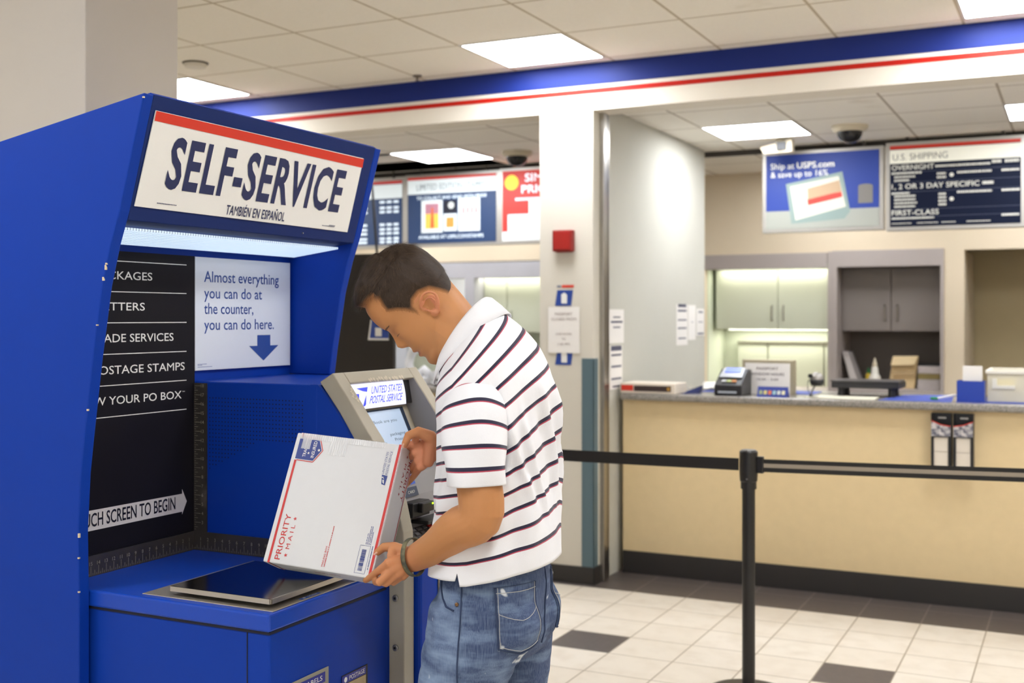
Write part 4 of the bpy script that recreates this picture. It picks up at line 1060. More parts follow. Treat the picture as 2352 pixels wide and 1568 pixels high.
# ------------------------------------------------------------------ jeans
jm = MB()
def jr(cx, cy, z, a, b_, n=36, e=2.2, tilt=0): 
    return [p + Z * (tilt * (p.x - cx)) for p in ell((cx, cy, z), X, Y, a, b_, n, e)]
jm.loft([jr(.002, 0, .995, .118, .165, tilt=.1), jr(.002, 0, .95, .121, .168, tilt=.1), jr(.005, 0, .89, .124, .174), jr(.008, 0, .83, .126, .178), jr(.014, 0, .775, .118, .176)])
jm.loft([jr(.012, .088, .90, .114, .086), jr(.026, .094, .80, .112, .09), jr(.050, .098, .70, .100, .088), jr(.075, .104, .58, .092, .086), jr(.078, .106, .46, .080, .078), jr(.055, .108, .32, .074, .072), jr(.03, .110, .18, .070, .068), jr(.02, .110, .07, .074, .07)])
jm.loft([jr(.005, -.088, .90, .114, .086), jr(.003, -.092, .80, .108, .088), jr(.008, -.098, .70, .100, .090), jr(.012, -.10, .58, .088, .082), jr(.010, -.102, .46, .078, .075), jr(-.01, -.104, .32, .074, .072), jr(-.03, -.105, .18, .070, .068), jr(-.035, -.105, .07, .074, .07)])
for sg_ in (1, -1):   # seat
    jm.loft([ell((-.055, sg_ * .078, .845) , X, Y, .082 * k, .080 * k, 24) if False else [Vector((-.044, sg_ * .074, .855)) + Vector((math.cos(t_) * .085 * math.sin(ph), math.sin(t_) * .084 * math.sin(ph), .085 * math.cos(ph))) for t_ in np.linspace(0, 2 * math.pi, 24, endpoint=False)] for ph in np.linspace(.12, math.pi - .12, 12) for k in (1,)])
raw = jm.build('jeans_raw', [])
rm = raw.modifiers.new('r', 'REMESH'); rm.mode = 'VOXEL'; rm.voxel_size = .006; rm.use_smooth_shade = True
s2 = raw.modifiers.new('s', 'SMOOTH'); s2.factor = .5; s2.iterations = 10
bpy.context.view_layer.update(); dg = bpy.context.evaluated_depsgraph_get()
jme = bpy.data.meshes.new_from_object(raw.evaluated_get(dg)); bpy.data.objects.remove(raw); jme.name = 'jeans'
for v in jme.vertices:
    p = v.co; n = v.normal
    f = .004 * noise.noise(Vector((p.x * 14, p.y * 14, p.z * 26))) + .003 * math.sin(p.z * 70 + 14 * p.x + 9 * noise.noise(p * 8)) * math.exp(-((p.z - .80) / .09) ** 2) * (1 if p.x > .02 else .25)
    f += .006 * math.sin(p.z * 42 + 20 * p.x) * (math.exp(-((p.z - .48) / .08) ** 2) + math.exp(-((p.z - .16) / .1) ** 2))
    v.co = p + n * f
jeans = bpy.data.objects.new('jeans', jme); COL.objects.link(jeans); jeans.parent = person; jeans['label'] = 'faded blue jeans'
den = M('denim', None, .9); t = NT(den); b = bsdf(den); o = t.obj(); x_, y_, z_ = t.xyz(o)
mp = t.new('ShaderNodeMapping'); t.l.new(o, mp.inputs[0]); mp.inputs['Scale'].default_value = (900, 900, 30)
weave = t.noise(1, 2, mp.outputs[0]); big = t.noise(11, 4, o, .6)
mp2 = t.new('ShaderNodeMapping'); t.l.new(o, mp2.inputs[0]); mp2.inputs['Scale'].default_value = (10, 10, 42); whisk = t.noise(1, 3, mp2.outputs[0])
fadef = t.math('ADD', t.math('MULTIPLY', t.ramp(x_, -.02, .16), .55), t.math('MULTIPLY', t.math('SUBTRACT', big, .5), 1.1))
fadef = t.math('ADD', fadef, t.math('MULTIPLY', t.math('SUBTRACT', whisk, .5), 1.9))
fc_ = t.ramp(fadef, -.05, .8)
c = t.mix(fc_, c4((44, 62, 100)), c4((132, 154, 184)))
c = t.mix(t.math('MULTIPLY', t.ramp(weave, .35, .65), .24), c, c4((150, 166, 190)))
vor = t.new('ShaderNodeTexNoise'); vor.inputs['Scale'].default_value = 24; t.l.new(o, vor.inputs['Vector'])
worn = t.math('MULTIPLY', t.ramp(vor.outputs['Fac'], .70, .76), t.math('GREATER_THAN', z_, .72))
c = t.mix(worn, c, c4((216, 220, 224)))
t.l.new(c, b.inputs['Base Color']); t.bump(weave, .3, .002)
jme.materials.clear(); jme.materials.append(den)
bvh = BVHTree.FromPolygons([v.co for v in jme.vertices], [tuple(p.vertices) for p in jme.polygons])
def on_jeans(p, d, off=.003):
    h, n, _, _ = bvh.ray_cast(Vector(p), Vector(d)); return None if h is None else h + n * off
stitch = M('denim_stitch', (176, 176, 176), .8); dseam = M('denim_seam', (44, 58, 88), .9)
def back_pocket(sg_):
    def q(u, v, off):      # u -1..1 across, v 0..1 downwards
        ang = math.radians(180 - sg_ * (41 + u * 27)); z = .955 - v * .150
        d = Vector((math.cos(ang), math.sin(ang), 0)); c0_ = Vector((.0, sg_ * .03, z))
        return on_jeans(c0_ + d * .5, -d, off)
    def uv(a, b_):          # pocket outline: straight top, pointed bottom
        w = 1 - .12 * b_; return a * w, b_ * (1 - .10 * abs(a))
    n = 15; grid = [[q(*uv(-1 + 2 * i / (n - 1), j / (n - 1)), .0035) for i in range(n)] for j in range(n)]
    if any(p is None for r in grid for p in r): return
    pk = MB().loft(grid, closed=False).build('back_pocket', den, jeans, smooth=True)
    so = pk.modifiers.new('thickness', 'SOLIDIFY'); so.thickness = .003; so.offset = -1
    st = MB()
    edge = [uv(-.96, k / 20) for k in range(21)] + [uv(-.96 + 1.92 * k / 20, .985) for k in range(21)] + [uv(.96, 1 - k / 20) for k in range(21)]
    edge2 = [uv(-.88, k / 20 * .95) for k in range(21)] + [uv(-.88 + 1.76 * k / 20, .94) for k in range(21)] + [uv(.88, .95 - k / 20 * .95) for k in range(21)]
    deco = [uv(-.88 + 1.76 * k / 24, .42 + .08 * math.sin(math.pi * k / 24)) for k in range(25)]
    for e, rr in ((edge2, .0008), (deco, .0008), ([uv(-.95 + 1.9 * k / 20, .09) for k in range(21)], .0008)):
        pts = [q(u, v, .0047) for u, v in e]; pts = [p for p in pts if p is not None]
        if len(pts) > 2: st.tube(pts, rr, 5)
    st.build('stitching', stitch, pk)
    ed = MB(); pts = [q(u, v, .0036) for u, v in edge]; pts = [p for p in pts if p is not None]
    ed.tube(pts, .0022, 6).build('pocket_edge', dseam, pk)
back_pocket(1); back_pocket(-1)
ds = MB()
pts = [on_jeans((math.cos(math.radians(a)) * .5 + .02, math.sin(math.radians(a)) * .5, z), (-math.cos(math.radians(a)), -math.sin(math.radians(a)), 0), .0015) for a, z in [(62, .985), (63, .965), (66, .94), (70, .92), (76, .905), (84, .90)]]
ds.tube([p for p in pts if p], .0022, 6)
pts = [on_jeans((.02 + .03 * max(0, .9 - z) , .6, z), (0, -1, 0), .0012) for z in np.linspace(.99, .12, 40)]
ds.tube([p for p in pts if p], .0018, 6)
pts = [on_jeans((-.6, 0.0, z), (1, 0, 0), .0012) for z in np.linspace(.99, .80, 14)]
ds.tube([p for p in pts if p], .0018, 6)
ds.build('seams', dseam, jeans)
bt_ = on_jeans((math.cos(math.radians(80)) * .5, math.sin(math.radians(80)) * .5, .915), (-math.cos(math.radians(80)), -math.sin(math.radians(80)), 0), .002)
if bt_: MB().lathe([(.0045, -.002), (.0045, .001), (.003, .002)], bt_, 12, 'y').build('rivet', M('rivet_copper', (120, 92, 66), .35, 1), jeans)
# shoes (below the picture, standing on the floor)
shm = M('shoe_leather', (52, 46, 44), .5); som = M('shoe_sole', (190, 186, 178), .6)
for cx, cy in ((.02, .110), (-.035, -.105)):
    r2 = []
    for k, (x, hw_, hz, zc) in enumerate([(-.10, .018, .02, .05), (-.09, .034, .04, .055), (-.04, .038, .05, .06), (.03, .042, .045, .052), (.09, .047, .034, .042), (.15, .042, .025, .034), (.185, .022, .015, .028)]):
        r2.append([Vector((cx + x, cy + math.cos(a) * hw_, zc + math.sin(a) * hz)) for a in np.linspace(0, 2 * math.pi, 18, endpoint=False)])
    s = MB().loft(r2).build('shoe', shm, person, smooth=True)
    sol = [(-.105, .03), (-.06, .04), (0, .042), (.08, .05), (.15, .045), (.19, .022)]
    MB().prism([(cx + a, cy + w_, 0) for a, w_ in sol] + [(cx + a, cy - w_, 0) for a, w_ in sol[::-1]], (0, 0, .025)).build('sole', som, s, bevel=.004)
# ------------------------------------------------------------------ service counters
granite = M('counter_granite', None, .25); t = NT(granite); b = bsdf(granite); o = t.obj()
t.l.new(t.mix(t.ramp(t.noise(160, 3, o), .35, .65), c4((104, 98, 92)), c4((168, 162, 152))), b.inputs['Base Color'])
def counter(x0, x1, label, wl):
    c = thing('service_counter', label, 'counter', ((x0 + x1) / 2, 6.6, 0))
    b0 = MB().box(x0, x1, 6.6, 7.3, 0, 1.05).build('counter_front', tan_paint, c)
    MB().box(x0, x1, 6.592, 6.6, 0, .135).build('kick_plate', black_rubber, c, bevel=.002, label='black rubber kick plate')
    rebase(c, ((x0 + x1) / 2, 6.6, 0))
    wt = MB().box(x0, x1, 6.545, 7.34, 1.05, 1.09).build('worktop', granite, None, bevel=.012)
    tag(wt, wl, 'worktop')
counter(-2.495, 1.6, 'tan service counter with black kick plate to the right of the column', 'grey speckled worktop on the tan counter with the card terminal')
counter(-7.55, -2.875, 'tan service counter in the left bay behind the person', 'grey speckled worktop of the left bay behind the lit postal screen')
# ------------------------------------------------------------------ menu signs
alu = M('sign_frame_aluminium', (186, 182, 174), .4, .6)
def lit(name, col, e=.28):
    return M(name, col, .5, emit=e, ecol=lin(col), var=.02)
s_white = lit('lightbox_white', (236, 236, 226), .45); s_navy = lit('lightbox_navy', (28, 40, 68), .25); s_red = lit('lightbox_red', (196, 52, 40), .35)
s_blue = lit('lightbox_blue', (28, 56, 138), .14); s_text = lit('lightbox_text', (226, 224, 212), .4); s_dim = lit('lightbox_dim_text', (120, 140, 160), .2)
p_white = lit('poster_cream', (226, 224, 208), .2); p_navy = M('poster_navy', (20, 26, 46), .5, spec=.1); p_text = M('poster_text', (226, 224, 212), .5)
l_white = lit('bright_lightbox_white', (214, 222, 222), .3); l_navy = lit('bright_lightbox_navy', (30, 54, 90), .22); l_text = lit('bright_lightbox_text', (220, 232, 240), .6); l_red = lit('bright_lightbox_red', (186, 44, 34), .3)
SIGNS = []
def sign_box(x0, x1, y, z0, z1, label, name='menu_sign'):
    s = thing(name, label, 'sign', ((x0 + x1) / 2, y, z0))
    f = MB(); f.box(x0 - .028, x1 + .028, y + .002, y + .09, z0 - .025, z1 + .025)
    f.build('frame', alu, s, bevel=.002)
    h = MB().box(x0 + .1, x0 + .12, y + .03, y + .05, z1 + .02, 2.8).box(x1 - .12, x1 - .1, y + .03, y + .05, z1 + .02, 2.8)
    h.build('hanger', M('hanger_dark', (70, 64, 58), .6), s)
    SIGNS.append(s); return s, Vector((x0, y, z0))
def panel(s, O, a0, a1, b0, b1, mat, nm, off=.001, label=None):
    return MB().rect(O - Y * off, X, Z, a0, a1, b0, b1).build(nm, mat, s, label=label)
def textpart(parent, O, items, mat, nm='lettering', off=.004):
    for it in items:
        st, a, z, cap, wd, bold = it[:6]; MB().text(st, O - Y * off + X * a + Z * z, X, Z, cap, wd, bold, it[6] if len(it) > 6 else 'l').build(nm, mat, parent)
def smudge(parent, O, lines, mat, nm='small_print', off=.004):
    r = random.Random(len(lines) * 7 + int(O.x * 100))
    for a, z, L_, h in lines:
        k = 0; m_ = MB()
        while k < L_:
            wd = r.uniform(.006, .013); m_.rect(O - Y * off, X, Z, a + k, a + min(k + wd, L_), z, z + h); k += wd + .003
        m_.build(nm, mat, parent)
YS = 8.4
# right: price board
s, O = sign_box(-1.19, -.352, YS, 2.178, 2.742, 'navy and white price board reading U.S. SHIPPING over the counter')
panel(s, O, 0, .838, 0, .564, p_navy, 'board'); panel(s, O, 0, .838, .44, .536, p_white, 'header_band', .002); panel(s, O, 0, .838, .54, .564, kred, 'red_stripe', .002)
textpart(s, O, [('U.S. SHIPPING', .02, .462, .044, .36, -.01)], M('poster_ink', (70, 66, 60), .6))
textpart(s, O, [('OVERNIGHT', .012, .394, .034, .28, .012), ('1, 2 OR 3 DAY SPECIFIC', .012, .262, .034, .57, .012), ('FIRST-CLASS', .012, .080, .034, .31, .012)], p_text)
ln = [(.012, .365, .2, .014), (.03, .34, .14, .012), (.03, .316, .1, .012), (.31, .35, .06, .014), (.31, .325, .06, .014), (.44, .352, .22, .014), (.72, .352, .11, .014), (.3, .402, .35, .014), (.66, .41, .06, .02), (.74, .41, .09, .02), (.6, .27, .07, .02),
      (.012, .226, .12, .013), (.03, .206, .14, .012), (.03, .182, .14, .012), (.03, .158, .15, .012), (.03, .134, .14, .012), (.32, .21, .05, .014), (.32, .186, .05, .014), (.32, .162, .05, .014), (.32, .138, .05, .014), (.44, .218, .22, .014), (.72, .218, .11, .014), (.012, .052, .28, .012), (.72, .052, .11, .014), (.012, .02, .13, .006), (.18, .02, .14, .006), (.34, .02, .09, .006), (.5, .02, .15, .006)]
smudge(s, O, ln, p_text)
dv = MB()
for z in (.378, .306, .24, .118, .066): dv.rect(O - Y * .003, X, Z, .0, .838, z, z + .002)
dv.build('rule_lines', M('poster_rule', (90, 98, 120), .5), s)
MB().disc(O + X * .405 + Z * .345 - Y * .004, X, Z, .014).disc(O + X * .405 + Z * .18 - Y * .004, X, Z, .014).build('dots', p_text, s)
# right: blue poster
s, O = sign_box(-2.06, -1.262, YS, 2.19, 2.728, 'blue poster of a tablet on a desk, left of the price board')
panel(s, O, 0, .798, 0, .538, s_blue, 'poster'); panel(s, O, 0, .798, 0, .13, lit('poster_table', (158, 160, 150), .1), 'table_edge', .002)
textpart(s, O, [('Ship at', .035, .435, .042, .17, 0), ('USPS.com', .225, .435, .042, .265, .014), ('& save up to 16%', .035, .375, .042, .41, 0)], s_text)
tb = MB().poly([O - Y * .003 + X * a + Z * z for a, z in [(.185, .035), (.145, .325), (.545, .395), (.60, .11), (.56, .06)]]).build('tablet', lit('tablet_grey', (132, 150, 144), .1), s)
MB().poly([O - Y * .004 + X * a + Z * z for a, z in [(.215, .06), (.175, .305), (.52, .365), (.57, .145)]]).build('tablet_screen', lit('tablet_screen', (206, 202, 186), .15), tb)
MB().poly([O - Y * .005 + X * a + Z * z for a, z in [(.305, .17), (.30, .285), (.525, .335), (.545, .225)]]).build('tablet_picture', lit('tablet_picture', (176, 148, 116), .15), tb)
MB().poly([O - Y * .006 + X * a + Z * z for a, z in [(.305, .165), (.30, .205), (.49, .245), (.54, .25), (.545, .215)]]).build('tablet_banner', s_red, tb)
MB().rect(O - Y * .003, X, Z, .655, .755, .165, .285).disc(O - Y * .0032 + X * .705 + Z * .285, X, Z * .3, .05, 20).build('cup', lit('cup_grey', (122, 118, 112), .06), s)
# left: stamps board
YL = 8.45
s, O = sign_box(-5.15, -4.302, YL, 2.172, 2.735, 'bright LIMITED EDITION STAMPS board hanging in the left bay')
panel(s, O, 0, .848, 0, .563, l_navy, 'board'); panel(s, O, 0, .848, .42, .54, l_white, 'header_band', .002); panel(s, O, 0, .848, .54, .563, l_red, 'red_stripe', .002)
textpart(s, O, [('LIMITED EDITION STAMPS', .09, .452, .05, .66, -.012)], M('lightbox_ink', (70, 92, 100), .6))
textpart(s, O, [('TO COLLECT AND SEND WITH PRIDE', .09, .372, .026, .67, .006), ('AVAILABLE AT USPS.COM/STAMPS', .11, .04, .028, .62, .006)], l_text)
panel(s, O, .135, .345, .09, .365, l_white, 'stamp', .003); panel(s, O, .175, .305, .125, .335, lit('stamp_sunset', (232, 168, 74), .5), 'stamp_picture', .004); panel(s, O, .175, .305, .25, .335, lit('stamp_dusk', (168, 116, 130), .3), 'stamp_picture', .0045)
MB().poly([O - Y * .005 + X * a + Z * z for a, z in [(.225, .13), (.235, .3), (.252, .3), (.262, .13)]]).build('stamp_picture', lit('stamp_tower', (204, 92, 52), .3), s)
panel(s, O, .352, .478, .25, .358, lit('stamp_black', (24, 26, 40), .1), 'stamp', .003); MB().disc(O - Y * .004 + X * .425 + Z * .315, X, Z, .03, 16).build('stamp_picture', lit('stamp_moon', (196, 200, 196), .2), s)
panel(s, O, .352, .48, .10, .245, l_white, 'stamp', .003); panel(s, O, .378, .452, .13, .215, lit('stamp_orange', (240, 132, 60), .4), 'stamp_picture', .004)
panel(s, O, .49, .70, .095, .37, l_white, 'stamp', .003)
for sx0, sx1, sz0, sz1 in ((.135, .345, .09, .365), (.49, .70, .095, .37)):
    m_ = MB(); k = sz0 + .01
    while k < sz1:
        m_.disc(O - Y * .0035 + X * sx0 + Z * k, X, Z, .005, 8).disc(O - Y * .0035 + X * sx1 + Z * k, X, Z, .005, 8); k += .0185
    m_.build('perforations', l_navy, s)
m_ = MB()
for k in range(4): m_.rect(O - Y * .004, X, Z, .535 + k * .04, .551 + k * .04, .24, .295)
m_.build('stamp_picture', l_red, s); smudge(s, O, [(.53, .20, .13, .008), (.53, .18, .13, .008), (.53, .16, .11, .008), (.52, .32, .14, .01)], lit('stamp_text', (190, 190, 170), .4))
# left: rate board
s, O = sign_box(-6.02, -5.205, YL, 2.172, 2.72, 'bright blue rate board half hidden behind the kiosk header')
panel(s, O, 0, .815, 0, .548, l_navy, 'board'); panel(s, O, 0, .815, .40, .52, l_white, 'header_band', .002); panel(s, O, 0, .815, .525, .548, l_red, 'red_stripe', .002)
ln = []
for z in (.36, .31, .275, .165, .125, .09, .045, .015):
    ln += [(.3, z, .16, .018), (.59, z, .05, .02), (.66, z, .05, .02), (.73, z, .05, .02)]
smudge(s, O, ln, l_text, 'rates')
# left: red promotion
s, O = sign_box(-4.245, -3.42, YL, 2.172, 2.742, 'red promotion board with a yellow disc partly hidden by the column')
panel(s, O, 0, .825, 0, .57, l_red, 'board'); panel(s, O, 0, .825, 0, .075, l_white, 'white_base', .002)
MB().disc(O - Y * .003 + X * .085 + Z * .475, X, Z, .062, 28).build('yellow_disc', lit('lightbox_yellow', (240, 186, 40), .6), s)
textpart(s, O, [('SIMPLE', .205, .478, .062, .33, .015), ('PRIORITY', .175, .385, .062, .47, .015)], l_text); smudge(s, O, [(.12, .325, .4, .022)], l_text)
panel(s, O, .05, .40, .05, .215, l_white, 'printed_box', .003); panel(s, O, .24, .62, .20, .335, lit('lightbox_offwhite', (238, 228, 222), .6), 'printed_box', .0025)
# ------------------------------------------------------------------ ceiling fittings
smoke = M('dome_glass', (26, 26, 28), .08); creamp = M('cream_plastic', (214, 202, 176), .5)
def dome(x, y, label):
    t_ = thing('dome_camera', label, 'camera', (x, y, 2.8), 0, 'ceiling dome cameras')
    MB().lathe([(.001, 0), (.115, 0), (.115, -.02), (.10, -.035), (.085, -.04), (.001, -.04)], n=32).build('mount', creamp, t_, smooth=False)
    MB().lathe([(.082, -.039)] + [(.082 * math.cos(a), -.039 - .075 * math.sin(a)) for a in np.linspace(.1, 1.5, 9)] + [(.001, -.115)], n=32).build('dome', smoke, t_, smooth=True, label='smoked black dome')
dome(-1.35, 7.75, 'black ceiling dome camera above the blue tablet poster')
dome(-3.82, 7.85, 'black ceiling dome camera in the left bay, near the column')
t_ = thing('security_camera', 'boxy cream security camera hanging from the ceiling just above the blue poster', 'camera', (-1.90, 8.12, 2.702))
MB().prism([(-.105, -.02, .0), (-.135, -.01, .05), (.10, -.05, .092), (.10, -.05, .0)], (0, .09, 0)).build('housing', creamp, t_, bevel=.004)
MB().box(-.005, .06, -.058, -.03, .016, .072).build('lens_window', blackp, t_)
MB().box(-.02, .02, .0, .03, .07, .098).build('mount', creamp, t_)
t_ = thing('smoke_detector', 'small round ceiling fitting near the pale pillar', 'detector', (-4.59, 5.18, 3.02))
MB().lathe([(.001, 0), (.075, 0), (.07, -.008), (.001, -.008)], n=28).build('base', M('fitting_dark', (70, 58, 34), .6), t_)
MB().lathe([(.001, -.008), (.066, -.008), (.06, -.026), (.001, -.03)], n=28).build('cover', M('fitting_cover', (214, 206, 190), .5), t_)
t_ = thing('sprinkler', 'tiny sprinkler head on the lobby ceiling above the blue fascia', 'sprinkler', (-3.62, 6.05, 3.02))
MB().lathe([(.001, 0), (.03, 0), (.028, -.006), (.008, -.008), (.006, -.03), (.016, -.032), (.001, -.034)], n=14).build('head', M('sprinkler_metal', (120, 110, 96), .35, 1), t_)
cb_ = MB(); cp = [(-4.985, 7.6, 2.80), (-4.968, 7.6, 2.70), (-4.945, 7.6, 2.45), (-4.925, 7.6, 2.2), (-4.912, 7.6, 2.05), (-4.9, 7.59, 1.6), (-4.9, 7.5, 1.2), (-4.9, 7.3, 1.095)]
cb_.tube(cp, .010, 8); tag(cb_.build('hanging_cable', blackp, None, smooth=True), 'thin black cable hanging from the left bay ceiling behind the kiosk', 'cable')
# ------------------------------------------------------------------ column and partition notices
t_ = thing('alarm_box', 'square red alarm box high on the column', 'alarm', (-2.7045, 6.2, 1.995))
MB().box(-.063, .063, -.045, 0, -.062, .062).build('housing', M('alarm_red', (140, 24, 16), .5), t_, bevel=.006)
MB().box(-.052, .052, -.050, -.045, -.052, .052).build('cover', M('alarm_cover', (158, 28, 22), .4), t_, bevel=.003)
MB().box(-.05, .05, -.012, -.002, -.067, -.062).build('foot', M('alarm_red'), t_)
stick_blue = M('sticker_blue', (36, 68, 148), .5)
def sticker(z, label, top):
    t_ = thing('padlock_sticker', label, 'sticker', (-2.705, 6.199, z), 0, 'blue stickers on the column')
    MB().prism([(-.063, -.0015, -.052), (.04, -.0015, -.052), (.052, -.0015, .04), (-.048, -.0015, .04)], (0, .001, 0)).build('field', stick_blue, t_)
    MB().prism([(-.022, -.0025, -.038), (.014, -.0025, -.038), (.014, -.0025, .012), (-.002, -.0025, .026), (-.022, -.0025, .016)], (0, .0006, 0)).build('white_mark', white_ink, t_)
    if top: MB().prism([(-.02, -.0015, .055), (.055, -.0015, .055), (.058, -.0015, .07), (-.018, -.0015, .07)], (0, .001, 0)).build('red_tab', kred, t_); MB().box(-.05, -.024, -.0015, 0, .056, .068).build('grey_mark', M('mark_grey', (120, 124, 140), .5), t_)
sticker(1.668, 'blue sticker with red tab on the column below the red alarm box', True)
paper = M('paper_white', (236, 232, 226), .7, var=.02); pink = M('faint_ink', (150, 132, 124), .7); dark_ink = M('notice_ink', (84, 84, 104), .6)
sticker(1.322, 'blue sticker peeking out beneath the paper notice on the column', False)
t_ = thing('paper_notice', 'white paper notice reading PASSPORT CLOSED taped to the column', 'notice', (-2.71, 6.195, 1.475))
MB().box(-.1, .1, -.002, 0, -.135, .135).build('sheet', paper, t_)
m_ = MB(); o_ = Vector((0, -.0035, 0))
for st, z, cap, wd in [('PASSPORT', .085, .016, .11), ('CLOSED FROM', .055, .016, .16), ('12:00 NOON', -.03, .013, .1), ('TO', -.06, .013, .025), ('1:00 PM', -.09, .013, .075)]: m_.text(st, o_ + Z * z, X, Z, cap, wd, 0, 'c')
m_.build('lettering', pink, t_)
def wall_sheet(y0, y1, z0, z1, label, bars, grp=None):
    t_ = thing('wall_notice', label, 'notice', (-2.528, (y0 + y1) / 2, z0), 0, grp)
    w_ = (y1 - y0) / 2; h_ = z1 - z0
    MB().box(-.002, .001, -w_, w_, 0, h_).build('sheet', paper, t_)
    m_ = MB()
    for f, hh, k in bars: m_.rect(Vector((.002, 0, 0)), Y, Z, -w_ * k, w_ * k, f * h_, f * h_ + hh)
    m_.build('print', dark_ink, t_); return t_
wall_sheet(6.455, 6.70, 1.392, 1.597, 'blank white notice with faint grey lines, on the partition beside the column', [(.75, .008, .5), (.6, .012, .8), (.45, .008, .5)])
wall_sheet(6.465, 6.675, 1.112, 1.378, 'notice with dark bars low on the partition, above the white book', [(.88, .03, .85), (.76, .012, .8), (.50, .012, .8), (.22, .012, .8), (.05, .01, .6)])
wall_sheet(7.74, 7.99, 1.352, 1.64, 'leftmost of three notices on the partition, with black bars', [(.93, .022, .75), (.82, .014, .8), (.6, .01, .8), (.4, .01, .8), (.15, .01, .7)])
wall_sheet(8.015, 8.185, 1.385, 1.637, 'middle of three plain notices on the partition', [(.5, .004, .3)])
wall_sheet(8.215, 8.40, 1.41, 1.612, 'right of three notices on the partition, at its far edge', [(.85, .012, .6), (.5, .006, .6), (.06, .012, .8)])
# ------------------------------------------------------------------ cabinets in the niches
handle_m = M('handle_metal', (150, 146, 138), .3, 1)
def wall_cabinet(x0, x1, z0, z1, split, mat, label, hh):
    c = thing('wall_cabinet', label, 'cabinet', ((x0 + x1) / 2, 10.1, z0))
    MB().box(x0, x1, 10.11, 10.49, z0, z1).build('carcass', mat, c)
    for a, b2, hx in ((x0 + .004, split - .004, split - .05), (split + .004, x1 - .004, split + .05)):
        d_ = MB().box(a, b2, 10.09, 10.11, z0 + .004, z1 - .004).build('door', mat, c, bevel=.002)
        MB().tube([(hx, 10.088, z0 + hh), (hx, 10.07, z0 + hh + .01), (hx, 10.07, z0 + hh + .12), (hx, 10.088, z0 + hh + .13)], .006, 8).build('handle', handle_m, d_)
    rebase(c, ((x0 + x1) / 2, 10.1, z0)); return c
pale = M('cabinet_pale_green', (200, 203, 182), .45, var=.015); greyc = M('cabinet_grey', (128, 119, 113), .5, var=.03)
wall_cabinet(-2.93, -1.91, 1.44, 1.972, -2.37, pale, 'pale green double door wall cabinet in the lit niche', .08)
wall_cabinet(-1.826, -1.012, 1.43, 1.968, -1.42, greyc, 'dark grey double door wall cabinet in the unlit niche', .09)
wall_cabinet(-5.275, -4.32, 1.40, 1.93, -5.02, pale, 'pale green wall cabinet in the left bay beside the column', .08)
t_ = thing('bright_cabinet', 'bright white cabinet front with added glow in the left bay behind the person', 'cabinet', (-5.9, 10.1, 1.4))
MB().box(-.55, .51, 0, .38, 0, .53).build('carcass', M('cabinet_white_glow', (232, 234, 236), .4, emit=.25, ecol=(1, 1, 1)), t_)  # carcass emits a little, in place of the light falling on it
# back worktops
for x0, x1, z, lab, mt in ((-2.955, -1.91, .93, 'grey worktop at the back of the lit niche', grey_frame), (-1.825, -1.013, .955, 'grey worktop at the back of the dark niche', grey_frame), (-6.55, -4.32, .95, 'worktop along the back of the left bay', M('worktop_pale', (212, 214, 216), .4))):
    bc = thing('back_worktop', lab, 'worktop', ((x0 + x1) / 2, 10.2, 0)); MB().box(-(x1 - x0) / 2, (x1 - x0) / 2, -.27, .295, z - .035, z).build('slab', mt, bc, bevel=.003)
    MB().box(-(x1 - x0) / 2, (x1 - x0) / 2, -.22, .295, 0, z - .035).build('base', mt, bc)
# task light under the pale cabinet, and pinned boards below it
ul = M('task_tube', (255, 255, 240), .5, emit=9, ecol=(1, 1, .9))
def strip(name, label, x, y, z, hw_, hd):
    t_ = thing(name, label, 'lamp', (x, y, z))
    MB().box(-hw_ - .01, hw_ + .01, -hd - .004, hd + .004, -.0015, 0).build('housing', pale, t_); MB().box(-hw_, hw_, -hd, hd, -.003, -.0015).build('tube', ul, t_)
strip('task_light', 'flat task light under the pale green cabinet, glowing on the wall behind', -2.4, 10.3, 1.4395, .45, .07)
strip('niche_light', 'flat strip light along the top of the pale niche', -2.4, 10.03, 1.9745, .48, .035)
strip('niche_light', 'flat strip light along the top of the left bay niche', -4.9, 10.03, 1.9745, .5, .035)
t_ = thing('file_rack', 'pale green panel rack under the task light', 'rack', (-2.37, 10.42, .93))
for a0, a1 in ((-.44, -.17), (-.16, .33), (.34, .46)): MB().box(a0, a1, -.02, .06, 0, .385).build('panel', pale, t_, bevel=.004)
MB().box(-.44, .46, -.04, .06, .385, .40).build('top_rail', M('rack_rail', (120, 116, 100), .5), t_)
# things on the back worktop of the dark niche
zb = .955
t_ = thing('ring_binder', 'grey binder leaning against the side of the dark niche', 'binder', (-1.77, 10.06, zb))
MB().prism([(.035, 0, 0), (.105, 0, 0), (.0, 0, .30), (-.045, 0, .30)], (0, .25, 0)).build('cover', M('binder_grey', (176, 168, 164), .5), t_, bevel=.003); MB().prism([(.03, -.001, .02), (.095, -.001, .02), (.01, -.001, .26), (-.03, -.001, .26)], (0, .001, 0)).build('spine_label', M('binder_label', (196, 190, 186), .5), t_)
t_ = thing('spray_bottle', 'white squeeze bottle standing in the dark niche', 'bottle', (-1.545, 10.05, zb))
MB().lathe([(.001, 0), (.048, 0), (.05, .02), (.05, .085), (.04, .105), (.03, .12), (.026, .17), (.018, .18)], n=24).build('bottle', M('bottle_white', (226, 222, 210), .35), t_, smooth=True)
MB().lathe([(.018, .178), (.02, .185), (.018, .205), (.01, .225), (.006, .25), (.001, .252)], n=20).build('nozzle', creamp, t_, smooth=True)
t_ = thing('glue_bottle', 'small green and yellow bottle behind the white squeeze bottle', 'bottle', (-1.615, 10.16, zb))
